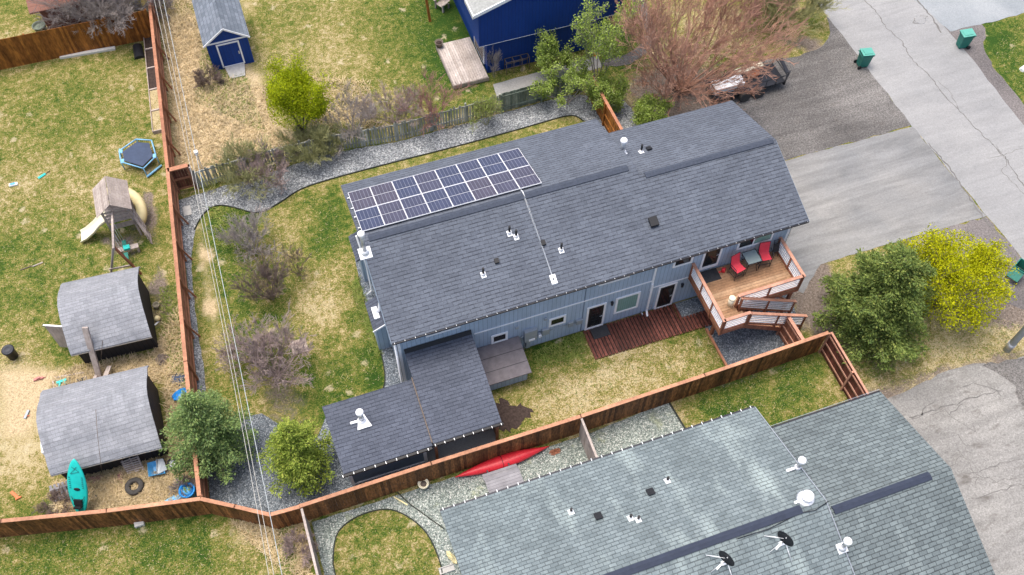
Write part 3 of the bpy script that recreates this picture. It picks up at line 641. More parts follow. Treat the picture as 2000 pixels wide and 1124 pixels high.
# ------------------------------------------------------------------ solar array
px0, px1, py0, py1 = 2.17, 10.5, 25.07, 28.2
cw = (px1-px0)/8; sl = math.atan(.336); L_ = (py1-py0)/2/math.cos(sl)
ordi = ['first', 'second', 'third', 'fourth', 'fifth', 'sixth', 'seventh', 'eighth']
def panel():
    t = thing('solar_panel', 'x', 'solar panel', (0, 0, 0), 'solar panels on the roof of the long grey house')
    mb = MB(); a, b = cw/2-.008, L_/2-.009; f = .014
    for q in ((-a, a, -b, -b+f), (-a, a, b-f, b), (-a, -a+f, -b+f, b-f), (a-f, a, -b+f, b-f), (-a+f, a-f, -.005, .005)): mb.box(*q, 0, .04)
    build('panel_frame', mb, 'white', t)
    mb = MB(); mb.box(-a+f, a-f, -b+f, b-f, .005, .03); build('solar_cells', mb, 'cells', t); return t
pr = None
for j in range(2):
    for i in range(8):
        x_ = px0+cw*(i+.5); y_ = py0+(py1-py0)*(.25+.5*j)
        lab = f'solar panel {ordi[i]} from the left in the {"upper row far from" if j else "lower row next to"} the roof ridge'
        loc = (x_, y_, LA+LB*y_+.1)
        if pr is None: pr = panel(); o = pr; o['label'] = lab; o.location = loc
        else: o = dup(pr, loc, 0, lab)
        o.rotation_euler = (-sl, 0, 0)
mb = MB()
for y_ in (25.45, 26.3, 27.0, 27.85): mb.beam((px0-.1, y_, LA+LB*y_+.055), (px1+.03, y_, LA+LB*y_+.055), .05, .06)
build('solar_rail', mb, 'galv', roof)
mb = MB(); c1 = hit(1018, 374, LA, LB); c2 = hit(1024, 384, FA, FB); c3 = hit(1081, 548, FA, FB)
mb.ring([(c1.x, 25.05, LA+LB*25.05+.06), (c1.x, 24.85, LA+LB*24.85+.12), (c2.x, 24.5, FA+FB*24.5+.12), (c2.x, c2.y, c2.z+.05), (c3.x, c3.y, c3.z+.05)], .025, 6); build('solar_conduit', mb, 'white', roof)
mb = MB(); mb.slab([pF(c3.x-.13, c3.y-.2), pF(c3.x+.13, c3.y-.2), pF(c3.x+.13, c3.y+.2), pF(c3.x-.13, c3.y+.2)], .1, 0, (0, 0, 1)); mb.ring([(c3.x, c3.y, c3.z+.1), (c3.x, c3.y, c3.z+.12)], .04, 8, 1); build('junction_box', mb, ['white', 'darkmetal'], roof)

# ------------------------------------------------------------------ roof vents and flues
def vent_pipe(px, py, A, B, label, grp, h=.5, flash='white'):
    p = hit(px, py, A, B); t = thing('vent_pipe', label, 'vent pipe', p, grp)
    mb = MB(); mb.ring([p, p+Vector((0, 0, h))], .055, 8); build('pipe', mb, 'blackp', t)
    s_ = .11; mb = MB(); mb.slab([(p.x-s_, p.y-s_*1.3, p.z-B*s_*1.3+.02), (p.x+s_, p.y-s_*1.3, p.z-B*s_*1.3+.02), (p.x+s_, p.y+s_, p.z+B*s_+.02), (p.x-s_, p.y+s_, p.z+B*s_+.02)], .02); mb.lathe([(.1, 0), (.065, .12)], p.x, p.y, p.z+.02, 10); build('flashing', mb, flash, t)
def flue(px, py, A, B, label, h, r, cap, grp=None, fl=.3, mat_='galv', tilt=1.0):
    p = hit(px, py, A, B); t = thing('chimney_flue', label, 'flue', p, grp)
    mb = MB(); mb.ring([p, p+Vector((0, 0, h))], r, 14); build('pipe', mb, mat_, t)
    mb = MB(); mb.lathe([(cap*.92, 0), (cap, .03), (cap, .1), (cap*.8, .15), (cap*.25, .18)], p.x, p.y, p.z+h, 18); mb.lathe([(cap*.7, -.12), (cap*.85, 0)], p.x, p.y, p.z+h, 14); build('cap', mb, 'white', t)
    if fl: 
        mb = MB(); mb.slab([(p.x-fl, p.y-fl, p.z-B*fl+.025), (p.x+fl, p.y-fl, p.z-B*fl+.025), (p.x+fl, p.y+fl*.8, p.z+B*fl*.8+.025), (p.x-fl, p.y+fl*.8, p.z+B*fl*.8+.025)], .025)
        mb.lathe([(r*2.1, 0), (r*1.25, .16)], p.x, p.y, p.z+.02, 14); build('flashing', mb, 'white', t)
    else:
        mb = MB(); mb.lathe([(r*1.8, 0), (r*1.2, .15)], p.x, p.y, p.z+.02, 14); mb.box(p.x-.5, p.x-.15, p.y-.05, p.y+.05, p.z+.02, p.z+.1); build('flashing', mb, 'white', t)
def box_vent(px, py, A, B, label, grp, s_=.14, h=.12):
    p = hit(px, py, A, B); t = thing('roof_vent', label, 'roof vent', p, grp)
    mb = MB(); mb.slab([(p.x-s_, p.y-s_, p.z-B*s_+h), (p.x+s_, p.y-s_, p.z-B*s_+h), (p.x+s_, p.y+s_, p.z+B*s_+h), (p.x-s_, p.y+s_, p.z+B*s_+h)], h*.5); build('hood', mb, 'blackp', t)
    s_ *= .8; mb = MB(); mb.slab([(p.x-s_, p.y-s_, p.z-B*s_+h*.5), (p.x+s_, p.y-s_, p.z-B*s_+h*.5), (p.x+s_, p.y+s_, p.z+B*s_+h*.5), (p.x-s_, p.y+s_, p.z+B*s_+h*.5)], h*.5); build('base', mb, 'darkmetal', t)
gv = 'black vent pipes on the house roof'
vent_pipe(995, 456, FA, FB, 'black vent pipe just left of its twin below the solar panels', gv)
vent_pipe(1008, 463, FA, FB, 'black vent pipe just right of its twin and nearest the white conduit', gv)
vent_pipe(1096, 489, FA, FB, 'black vent pipe on white flashing right of the long white conduit', gv)
vent_pipe(944, 537, FA, FB, 'black vent pipe lowest on the front roof slope, left of the conduit', gv)
vent_pipe(1252, 297, RA, RB, 'black vent pipe with white flashing on the rear slope beside the white-capped flue', gv)
gb = 'low black vents on the house roof'
box_vent(970, 512, FA, FB, 'small low black roof vent between two lower vent pipes', gb, .1)
box_vent(1061, 477, FA, FB, 'small low black roof vent touching the white conduit', gb, .1)
box_vent(1276, 437, FA, FB, 'larger black roof vent alone on the right half of the front slope', gb, .2, .2)
box_vent(1267, 292, RA, RB, 'small black roof vent right of the vent pipe on the rear slope', gb, .12)
flue(713, 494, FA, FB, 'tall metal flue with white cap at left end of the house ridge', 1.3, .09, .16, None, .27)
flue(1215, 299, RA, RB, 'white-capped flue on the rear slope behind the roof step', .8, .11, .17, None, .2)

# ------------------------------------------------------------------ porch roof, shed, storage box
SA, SB = 2.42-.14*16.2, .14
porch = thing('lean_to_porch', 'lean-to porch with dark shingle roof against the house wall left of the storage box', 'porch', (4, 18.5, 0))
PA_, PB_ = 2.5-.165*16.3, .165
mb = MB(); mb.slab([(2.5, 16.25, PA_+PB_*16.25), (5.55, 16.25, PA_+PB_*16.25), (5.58, 20.4, PA_+PB_*20.4), (2.5, 20.4, PA_+PB_*20.4)], .12); prf = build('roof', mb, 'roofnew', porch)
mb = MB(); mb.slab([(2.5, 20.401, PA_+PB_*20.4+.02), (5.58, 20.401, PA_+PB_*20.4+.02), (5.58, 20.535, 3.36), (2.5, 20.535, 3.36)], .05); build('flashing', mb, 'blackp', prf)
mb = MB(); mb.box(2.5, 5.6, 16.14, 16.235, 2.38, 2.48); pg = build('gutter', mb, 'blackp', porch)
for i in range(8): build('hanger', MB().box(2.55+i*.42, 2.572+i*.42, 16.11, 16.21, 2.482, 2.51), 'galv', pg)
mb = MB(); mb.slab([(2.49, 16.3, PA_+PB_*16.3+.03), (2.49, 19.3, PA_+PB_*19.3+.03), (2.445, 19.3, PA_+PB_*19.3+.03), (2.445, 16.3, PA_+PB_*16.3+.03)], .18); build('edge_board', mb, 'bark', porch)
for x_ in (2.62, 5.42):
    mb = MB(); mb.box(x_-.06, x_+.06, 16.45, 16.57, .05, 2.36); build('post', mb, 'cedar', porch)
mb = MB(); mb.box(2.65, 5.5, 16.44, 16.56, 2.1, 2.36); build('beam', mb, 'fence', porch)
mb = MB(); mb.box(5.44, 5.5, 16.65, 18.9, .05, 2.3); build('side_panel', mb, 'fence', porch)
shed = thing('garden_shed', 'low grey shed with dark shingle roof and white-capped flue behind the brown fence', 'shed', (.5, 17.8, 0))
mb = MB(); mb.slab([(-1.4, 16.2, 2.42), (2.45, 16.2, 2.42), (2.45, 19.28, 2.42+.14*3.08), (-1.52, 19.28, 2.42+.14*3.08)], .12); srf = build('roof', mb, 'roofnew', shed)
mb = MB(); mb.box(-1.2, 2.15, 16.62, 16.75, 0, 2.38); mb.box(-1.2, -1.07, 16.751, 19.0, 0, 2.38); mb.box(2.02, 2.15, 16.751, 19.0, 0, 2.38); mb.box(-1.069, 2.019, 18.9, 19.0, 0, 2.38); build('wall', mb, 'sidedk', shed)
mb = MB(); mb.box(-1.25, -1.12, 16.57, 16.618, 0, 2.3); mb.box(2.05, 2.2, 16.57, 16.618, 0, 2.3); mb.box(-1.119, 2.049, 16.58, 16.618, .05, .15); mb.box(-1.119, 2.049, 16.58, 16.618, 2.12, 2.22); build('trim', mb, 'white', shed)
mb = MB(); mb.box(-1.5, 2.4, 16.08, 16.185, 2.3, 2.4); sg = build('gutter', mb, 'blackp', shed)
for i in range(9): build('hanger', MB().box(-1.46+i*.46, -1.438+i*.46, 16.06, 16.16, 2.402, 2.43), 'galv', sg)
flue(707, 822, SA, SB, 'white metal flue with round cap on the low shed roof', .75, .12, .17, None, 0)
p = hit(709, 826, SA, SB); mb = MB(); mb.slab([(p.x-.3, p.y-.28, p.z+.0), (p.x+.33, p.y-.28, p.z+.0), (p.x+.12, p.y+.35, p.z+.1), (p.x-.1, p.y+.35, p.z+.1)], .05, 0, (0, 0, 1)); build('flue_flashing', mb, 'white', shed)
sb = thing('storage_box', 'low blue-grey lean-to storage box with purple-brown panel roof against the house wall', 'storage box', (6.8, 19.7, 0))
mb = MB(); mb.box(5.9, 7.75, 19.0, 20.54, 0, .95); build('wall', mb, 'siding', sb)
zb = lambda y_: .98+.36*(y_-18.85)/1.0*1.0
mb = MB(); mb.slab([(5.78, 18.8, 1.0), (7.88, 18.8, 1.0), (7.85, 20.54, 1.5), (5.78, 20.54, 1.5)], .06); bxr = build('lid', mb, 'roofbox', sb)
mb = MB()
for q in (19.35, 19.95): mb.box(5.79, 7.86, q, q+.02, 1.0+.2874*(q-18.8)+.004, 1.0+.2874*(q-18.8)+.012)
mb.box(6.8, 6.82, 18.85, 18.9, 1.02, 1.025); build('lid_seam', mb, 'darkmetal', bxr)
mb = MB(); mb.box(5.86, 7.8, 18.94, 18.998, .86, .94); build('trim', mb, 'white', sb)

# ------------------------------------------------------------------ DECKS
dk = thing('ground_deck', 'low dark red-brown boarded deck on the grass below the house doors', 'deck', (14, 19.7, 0))
mb = MB(); x_ = 11.15
while x_ < 17.6:
    a, b = (18.85, 20.52) if x_ < 15.9 else (18.62, 19.68)
    a = 18.9-.012*(x_-11)
    mb.box(x_, x_+.13, a, b, .05, .1); x_ += .175
build('deck_board', mb, 'deckdark', dk)
mb = MB(); mb.box(11.2, 15.8, 18.95, 20.45, .012, .048); mb.box(15.801, 17.5, 18.95, 19.6, .012, .048); build('deck_frame', mb, 'blackp', dk)
solid('doormat', MB().box(11.5, 12.35, 19.9, 20.5, .102, .125), 'mat', 'dark doormat on the low red-brown deck', 'doormat', (11.9, 20.2, .1), 'doormats', .008)
solid('doormat', MB().box(16.82, 17.75, 19.85, 20.5, 2.402, 2.425), 'mat', 'dark doormat on the raised wooden deck beside the red watering can', 'doormat', (17.3, 20.2, 2.4), 'doormats', .008)
DX0, DX1, DY0, DY1, DZ = 16.38, 20.95, 18.22, 20.52, 2.4
LX, LY = 17.65, 17.25
ud = thing('raised_deck', 'raised cedar deck with white-barred railings and a stair at the right end of the house', 'deck', (18.5, 19, 0))
mb = MB(); y_ = DY0
while y_ < DY1-.05: mb.box(DX0, DX1, y_, y_+.132, DZ-.04, DZ); y_ += .142
y_ = DY0-.142
while y_ > LY-.02: mb.box(DX0, LX, y_, y_+.132, DZ-.04, DZ); y_ -= .142
build('deck_board', mb, 'deck', ud)
mb = MB()
for q in ((DX0, DX1, DY0-.002, DY0+.04) , (DX0, DX0+.04, LY, DY1), (DX1-.04, DX1, DY0+.041, DY1), (DX0+.041, LX, LY-.0, LY+.04), (LX-.04, LX, LY+.041, DY0-.003)): mb.box(*q, DZ-.28, DZ-.042)
build('rim_joist', mb, 'rail', ud)
mb = MB()
for i in range(10): mb.box(DX0+.3+i*.45, DX0+.34+i*.45, DY0+.05, DY1-.05, DZ-.25, DZ-.045)
build('joist', mb, 'fence', ud)
mb = MB(); mb.box(DX0+.05, DX1+.1, 18.31, 18.43, DZ-.5, DZ-.281); build('beam', mb, 'rail', ud)
for x_, y_ in ((16.95, 18.37), (20.75, 18.37), (18.7, 18.37)):
    mb = MB(); mb.box(x_-.07, x_+.07, y_-.07, y_+.07, .1, DZ-.5 if y_ > 18 else DZ-.281); build('post', mb, 'rail', ud); 
    mb = MB(); mb.lathe([(.14, 0), (.14, .1)], x_, y_, .005, 12); build('footing', mb, 'conc', ud)
mb = MB(); mb.beam((20.7, 18.37, 1.2), (20.1, 18.37, 1.88), .06, .1); mb.beam((18.75, 18.37, 1.2), (19.4, 18.37, 1.88), .06, .1); mb.beam((18.65, 18.37, 1.2), (18.0, 18.37, 1.88), .06, .1); build('brace', mb, 'cedar', ud)
def rail(a, b, nposts, zb0=DZ, zb1=None, hb=1.0, skirt=False):
    zb1 = zb0 if zb1 is None else zb1; a = Vector(a); b = Vector(b)
    A = Vector((*a, zb0)); B = Vector((*b, zb1)); H_ = Vector((0, 0, hb)); d2 = (b-a).normalized()
    mb = MB(); mb.beam(A+H_-Vector((*(d2*.07), 0)), B+H_+Vector((*(d2*.07), 0)), .15, .04); build('rail_cap', mb, 'railcap', ud)
    for i in range(nposts):
        p = A.lerp(B, i/(nposts-1)); mb = MB(); mb.box(p.x-.045, p.x+.045, p.y-.045, p.y+.045, p.z-.25, p.z+hb-.022); build('rail_post', mb, 'rail', ud)
    mb = MB(); mb.beam(A+Vector((0, 0, .07)), B+Vector((0, 0, .07)), .04, .1); build('bottom_rail', mb, 'rail', ud)
    for i in range(nposts-1):
        p = A.lerp(B, i/(nposts-1)); q = A.lerp(B, (i+1)/(nposts-1)); mb = MB()
        for j in range(5): z_ = Vector((0, 0, .22+j*.15)); mb.beam(p+z_, q+z_, .03, .055)
        build('railing_bars', mb, 'white', ud)
rail((DX0+.02, DY1-.05), (DX0+.02, LY+.02), 4)
rail((DX1-.02, DY1-.05), (DX1-.02, DY0+.02), 3)
rail((DX1-.1, DY0+.02), (LX, DY0+.02), 3)
rail((DX0+.1, LY+.02), (LX, LY+.02), 2)
SX1 = 21.15
rail((LX+.12, LY+.02), (SX1, LY+.02), 3, DZ-.05, .22, .98)
rail((LX+.12, DY0-.1), (SX1-.15, DY0-.1), 3, DZ-.05, .32, .98)
nst = 12
for i in range(nst):
    xa = LX+.02+i*(SX1-.35-LX)/nst; za = DZ-.2*(i+1)+.0
    mb = MB(); mb.box(xa, xa+.29, LY+.08, DY0-.17, za-.04, za); build('stair_tread', mb, 'deck', ud)
for y_ in (LY+.05, DY0-.155):
    mb = MB(); mb.beam((LX, y_, DZ-.2), (SX1-.35, y_, .02), .04, .28); build('stringer', mb, 'rail', ud)
# furniture on the deck
def sling_chair(lbl, loc, rz):
    t = thing('bar_chair', lbl, 'chair', (0, 0, 0), 'tall red sling chairs on the raised deck')
    mb = MB()
    for s_ in (-1, 1):
        mb.ring([(s_*.27, -.25, 0), (s_*.27, -.24, .62), (s_*.27, .22, .6), (s_*.26, .36, 1.25)], .018, 6); mb.ring([(s_*.27, .3, 0), (s_*.27, .2, .62)], .018, 6)
        mb.ring([(s_*.3, -.24, .62), (s_*.32, -.2, .86), (s_*.32, .26, .86)], .018, 6); mb.ring([(s_*.27, -.25, .22), (s_*.27, .28, .22)], .014, 6)
    mb.ring([(-.27, -.25, .3), (.27, -.25, .3)], .016, 6); mb.ring([(-.26, .36, 1.25), (.26, .36, 1.25)], .018, 6); mb.ring([(-.27, -.24, .62), (.27, -.24, .62)], .016, 6)
    build('chair_frame', mb, 'darkmetal', t)
    mb = MB(); c = [(-.26, .66), (-.1, .635), (.1, .62), (.2, .65), (.25, .8), (.31, 1.05), (.36, 1.27)]
    mb.add([(x_*.25, y_-.01, z_) for y_, z_ in c for x_ in (-1, 1)]+[(x_*.25, y_+.01, z_-.02) for y_, z_ in c for x_ in (-1, 1)], [(2*i, 2*i+1, 2*i+3, 2*i+2) for i in range(6)]+[(14+2*i+2, 14+2*i+3, 14+2*i+1, 14+2*i) for i in range(6)], 0, True)
    build('sling_seat', mb, 'sling', t); t.location = loc; t.rotation_euler = (0, 0, rz); return t
c0 = sling_chair('red sling chair left of the glass table, nearer the deck door', (18.45, 19.85, DZ), R(12))
dup(c0, (19.95, 20.02, DZ), R(-8), 'red sling chair right of the glass table, nearer the right railing')
t = thing('patio_table', 'small square glass-topped table with black legs between two red chairs', 'table', (19.2, 20.05, DZ))
mb = MB()
for sx in (-1, 1):
    for sy in (-1, 1): mb.ring([(19.2+sx*.32, 20.02+sy*.32, DZ), (19.2+sx*.22, 20.02+sy*.22, DZ+.4), (19.2+sx*.34, 20.02+sy*.34, DZ+.88)], .015, 6)
for a, b in (((-1, -1), (1, -1)), ((1, -1), (1, 1)), ((1, 1), (-1, 1)), ((-1, 1), (-1, -1))): mb.ring([(19.2+a[0]*.36, 20.02+a[1]*.36, DZ+.9), (19.2+b[0]*.36, 20.02+b[1]*.36, DZ+.9)], .02, 6)
build('table_frame', mb, 'darkmetal', t)
kk = N('TableGlass', .08, 0, .5); kk.color((.28, .36, .38)); kk.b.inputs['Alpha'].default_value = .55; M['tglass'] = kk.m
mb = MB(); mb.box(18.86, 19.54, 19.68, 20.36, DZ+.895, DZ+.905); build('table_top', mb, 'tglass', t)
mb = MB(); p = at_y(1417, 513, 20.2); bx, by = 17.98, 20.2
mb.lathe([(.09, 0), (.1, .1), (.09, .24), (.03, .27)], bx, by, DZ, 14); wc = solid('watering_can', mb, 'red', 'red watering can on the raised deck between door and left chair', 'watering can', (bx, by, DZ))
mb = MB(); mb.ring([(bx-.07, by, DZ+.08), (bx-.22, by-.08, DZ+.22), (bx-.3, by-.12, DZ+.27)], [.025, .018, .04], 8); build('spout', mb, 'red', wc)
mb = MB(); mb.ring([(bx+.08, by, DZ+.06), (bx+.18, by+.03, DZ+.18), (bx+.08, by, DZ+.27), (bx, by, DZ+.3)], .014, 6); build('handle', mb, 'red', wc)
gx, gy = 17.45, 18.4
t = thing('round_bin', 'beige cylindrical bin with cream lid at the top of the deck stairs', 'bin', (gx, gy, DZ))
mb = MB(); mb.lathe([(.13, 0), (.14, .3), (.145, .6)], gx, gy, DZ, 22); build('bin_body', mb, 'cream', t)
mb = MB(); mb.lathe([(.155, 0), (.155, .05), (.12, .08), (.02, .09)], gx, gy, DZ+.6, 22); build('lid', mb, 'cream', t)
t = thing('folding_chair', 'folded black chair leaning in the deck corner by the right railing', 'chair', (20.7, 20.3, DZ))
mb = MB()
for q in (20.55, 20.85): mb.ring([(q, 20.15, DZ), (q, 20.42, DZ+1.1)], .018, 6)
for q in (.3, .7, 1.08): mb.ring([(20.55, 20.15+q*.245, DZ+q), (20.85, 20.15+q*.245, DZ+q)], .015, 6)
build('chair_frame', mb, 'darkmetal', t); mb = MB(); mb.beam((20.7, 20.23, DZ+.35), (20.7, 20.36, DZ+.85), .28, .02); build('seat', mb, 'mat', t)

# ------------------------------------------------------------------ FENCES
def fence(label, pts, h, bmat, cmat, rails=0, bw=.14, gap=.004, post=2.4, capw=.16, jit=.0, name='fence', skip=None, railmat=None, lean=0, seed=3, brace=False):
    rnd = random.Random(seed)
    t = thing(name, label, 'fence', (*pts[0], 0)); B_ = MB(); C_ = MB(); R_ = MB(); first = True
    for a, b in zip(pts[:-1], pts[1:]):
        a = Vector(a); b = Vector(b); L = (b-a).length; d = (b-a)/L; n_ = Vector((-d.y, d.x)); s_ = 0.0
        while s_ < L-.02:
            w_ = min(bw, L-s_); p = a+d*s_; q = a+d*(s_+w_-gap); th = .018; hh = h-(rnd.uniform(0, jit) if jit else .03); ln_ = rnd.uniform(-lean, lean) if lean else 0
            off = n_*(rnd.uniform(-.003, .003))
            vs_ = [(*(x+off+n_*k_), z) for z in (.03, hh) for x, k_ in ((p, -th/2), (q, -th/2), (q, th/2), (p, th/2))]
            vs_ = [(x+(n_.x+d.x)*ln_*(z > 1), y+(n_.y+d.y)*ln_*(z > 1), z) for x, y, z in vs_]
            B_.add(vs_, [(3, 2, 1, 0), (4, 5, 6, 7), (0, 1, 5, 4), (1, 2, 6, 5), (2, 3, 7, 6), (3, 0, 4, 7)]); s_ += bw
        if cmat: C_.beam((*(a-d*.02), h), (*(b+d*.02), h), capw, .04)
        if rails:
            for z in (.35, h-.25) + ((h*.52,) if h > 1.7 and rails in (1, -1) else ()): R_.beam((*(a+n_*.04*rails), z), (*(b+n_*.04*rails), z), .04, .09)
            k_ = max(1, round(L/post))
            for i in range(k_+1):
                p = a.lerp(b, i/k_)+n_*(.07*rails); mb = MB(); mb.box(p.x-.045, p.x+.045, p.y-.045, p.y+.045, 0, h-.025); build('post', mb, railmat or bmat, t)
                if brace and 0 < i < k_: mb = MB(); mb.beam((p.x, p.y, 1.2), (p.x+n_.x*rails*.3, p.y+n_.y*rails*.3, .02), .04, .09); build('brace', mb, railmat or bmat, t)
    build('boards', B_, bmat, t)
    if cmat: build('cap', C_, cmat, t)
    if rails: build('rail', R_, railmat or bmat, t)
    return t
fence('long brown board fence between the grey house yard and the grey-roofed neighbour', [(-3.45, 15.68), (2.2, 15.7), (9.0, 15.66), (15, 15.72), (21.35, 15.85)], 1.85, 'fence', 'fencecap', 1)
fence('curving brown board fence joining the left yard corner to the long fence', [(-7.25, 17.32), (-6.0, 16.55), (-4.7, 15.72), (-3.5, 15.66)], 1.85, 'fence', 'fencecap', 1, seed=4, post=1.5)
fence('brown board fence along the bottom of the left yard behind the teal kayak', [(-26, 21.5), (-15.1, 19.05), (-11.0, 18.08), (-7.3, 17.34)], 1.85, 'fence', 'fencecap', 1, seed=5)
fence('reddish cedar fence running down between the left yard and the grey house garden', [(-4.85, 54), (-5.15, 48.0), (-5.97, 35.5), (-6.85, 24), (-7.3, 17.5)], 1.85, 'cedar', 'cedar', 1, capw=.17, seed=6, brace=True)
fence('orange-brown stained board fence at the top left behind the raised beds', [(-24, 47.9), (-14.3, 47.75), (-10, 47.65), (-5.4, 47.55)], 2.15, 'fenceor', None, 1, seed=7)
fence('old grey-green picket fence of uneven boards behind the back gravel bed', [(-4.9, 35.35), (-1, 35.55), (2.3, 35.55), (6, 35.15), (12, 35.3)], 1.45, 'greywood', None, 1, bw=.155, gap=.05, jit=.22, lean=.05, seed=8)
fence('mossy green board fence beside the blue house sidewalk', [(12.05, 35.3), (16.9, 35.45)], 1.5, 'greenwood', None, -1, gap=.01, jit=.04, seed=9)
fence('short orange cedar fence between the willow and the back corner of the house', [(17.15, 34.6), (17.2, 28.4)], 1.8, 'fenceor', 'cedar', -1, seed=10)
fence('dark brown board fence with framed inner side at the right end of the side lawn', [(21.5, 15.8), (21.45, 11.6)], 1.85, 'deckdark', 'railcap', -1, capw=.1, seed=11, post=1.9, railmat='railcap')
fence('short red-brown fence panel with rails below the deck stairs', [(20.05, 17.35), (20.1, 15.9)], 1.8, 'rail', 'railcap', -1, seed=12, post=1.4, railmat='railcap')
fence('short weathered partition fence standing between two gravel yards by the red kayak', [(9.0, 15.55), (8.95, 13.6)], 1.8, 'oldwood', 'oldwood', 0, seed=13, capw=.1)
fence('weathered partition fence left of the curved lawn island', [(-3.42, 15.55), (-3.42, 9.0)], 1.8, 'oldwood', 'oldwood', 0, seed=14, capw=.1)
g_ = thing('garden_gate', 'red-brown gate frame between cedar fence and grey pickets', 'gate', (-5.5, 35.3, 0))
mb = MB(); x_ = -5.95
while x_ < -4.98: mb.box(x_, x_+.13, 35.5, 35.52, .08, 1.8); x_ += .138
build('boards', mb, 'deckdark', g_)
mb = MB(); 
for z in (.2, .95, 1.7): mb.box(-5.95, -4.98, 35.43, 35.498, z-.05, z+.05)
for q in (-5.95, -5.06): mb.box(q, q+.09, 35.35, 35.428, 0, 1.82)
mb.box(-5.98, -4.95, 35.3, 35.56, 1.83, 1.87); build('gate_frame', mb, 'cedar', g_)
mb = MB(); mb.beam((-4.9, 35.35, 0), (-4.9, 35.35, 1.75), .1, .1); build('gate_post', mb, 'oldwood', g_)

# ------------------------------------------------------------------ NEIGHBOUR (front right)
N1E, N1R, N1Y, N1K = 2.75, 4.55, 8.15, .353
N2E, N2R, N2Y, N2K = 2.8, 4.3, 7.75, .345
nb = thing('neighbour_house', 'large neighbouring house at bottom right under two stepped green-grey shingle roofs', 'house', (9, 8, 0))
mb = MB()
mb.slab([(1.9, 13.25, N1E), (16.0, 13.25, N1E), (16.0, N1Y, N1R), (1.9, N1Y, N1R)], .14); mb.slab([(1.9, N1Y-.004, N1R), (16.0, N1Y-.004, N1R), (16.0, 2.9, N1R-(N1Y-2.9)*N1K), (1.9, 2.9, N1R-(N1Y-2.9)*N1K)], .14)
n1 = build('roof', mb, 'roofn', nb)
mb = MB()
mb.slab([(16.004, 12.1, N2E), (21.5, 12.1, N2E), (21.5, N2Y, N2R), (16.004, N2Y, N2R)], .14); mb.slab([(16.004, N2Y-.004, N2R), (21.5, N2Y-.004, N2R), (21.5, 3.4, N2R-(N2Y-3.4)*N2K), (16.004, 3.4, N2R-(N2Y-3.4)*N2K)], .14)
n2 = build('roof', mb, 'roofn2', nb)
mb = MB(); mb.box(2.3, 15.7, 12.75, 12.9, 0, 2.72); mb.box(2.3, 2.45, 3.5, 12.749, 0, 2.7); mb.box(2.451, 15.7, 3.35, 3.5, 0, 2.7)
mb.slab([(2.3, 12.7, 2.72), (2.3, 3.5, 2.72), (2.3, N1Y, 4.3)], .15, 0, (1, 0, 0)); mb.slab([(15.75, 12.9, 2.7), (15.75, 3.5, 2.7), (15.75, N1Y, 4.3)], .15, 0, (1, 0, 0)); mb.box(15.75, 15.9, 3.5, 12.7, 0, 2.699)
mb.box(15.95, 21.1, 11.6, 11.75, 0, 2.75); mb.box(20.95, 21.1, 3.9, 11.59, 0, 2.75); mb.slab([(20.95, 11.6, 2.752), (20.95, 3.9, 2.752), (20.95, N2Y, 4.0)], .15, 0, (1, 0, 0)); mb.box(15.95, 21.1, 3.75, 3.89, 0, 2.7)
build('wall', mb, 'siding', nb)
for x0, x1, y, z, par in ((1.9, 16.0, 13.26, N1E, n1), (16.2, 21.5, 12.11, N2E, n2)):
    mb = MB(); mb.box(x0, x1, y, y+.075, z-.1, z-.02); gg = build('gutter', mb, 'darkmetal' if x0 < 5 else 'blue' if False else 'darkmetal', par)
    if x0 < 5:
        for i in range(31): build('hanger', MB().box(x0+.12+i*.46, x0+.15+i*.46, y-.01, y+.1, z+.005, z+.03), 'white', gg)
    else: mb = MB(); mb.box(x0, x1, y+.101, y+.115, z-.03, z+.0); build('gutter_lip', mb, 'greymetal', gg)
mb = MB(); mb.box(21.3, 21.5, 3.28, 3.39, 2.7, 2.78); mb.box(16.1, 21.3, 3.28, 3.39, 2.7, 2.78); build('gutter', mb, 'white', n2)
ridgecap(1.95, 14.95, N1Y, N1R, N1K, .17, 'vent', n1); ridgecap(16.2, 20.55, N2Y, N2R, N2K, .17, 'vent', n2)
mb = MB(); mb.slab([(20.56, N2Y-.14, N2R-.03), (21.5, N2Y-.14, N2R-.03), (21.5, N2Y, N2R+.02), (20.56, N2Y, N2R+.02)], .03); mb.slab([(20.56, N2Y+.002, N2R+.02), (21.5, N2Y+.002, N2R+.02), (21.5, N2Y+.14, N2R-.03), (20.56, N2Y+.14, N2R-.03)], .03); build('ridge_shingles', mb, 'roofn2', n2)
mb = MB(); mb.beam((16.02, 13.25, N1E-.02), (16.02, N1Y, N1R-.02), .03, .08); mb.beam((16.02, N1Y, N1R-.02), (16.02, 2.9, N1R-(N1Y-2.9)*N1K-.02), .03, .08); build('rake_trim', mb, 'galv', n1)
nA, nB = N1E+N1K*13.25, -N1K; fA_, fB_ = N1R-N1K*N1Y, N1K; qA, qB = N2E+N2K*12.1, -N2K
gn = 'black vent pipes on the green-grey neighbour roof'
vent_pipe(1115, 1000, nA, nB, 'black vent pipe leftmost on the green-grey neighbour roof', gn, .35, 'white')
vent_pipe(1231, 1012, nA, nB, 'left one of two close black vent pipes on the green-grey neighbour roof', gn, .35, 'white')
vent_pipe(1246, 1015, nA, nB, 'right one of two close black vent pipes on the green-grey neighbour roof', gn, .35, 'white')
vent_pipe(1303, 939, nA, nB, 'black vent pipe nearest the gutter on the green-grey neighbour roof', gn, .35, 'white')
box_vent(1168, 1009, nA, nB, 'square black roof vent left of the paired pipes on the green-grey roof', 'square vents on the neighbour roof', .15)
box_vent(1270, 962, nA, nB, 'square black roof vent below the pipe nearest the gutter on the green-grey roof', 'square vents on the neighbour roof', .15)
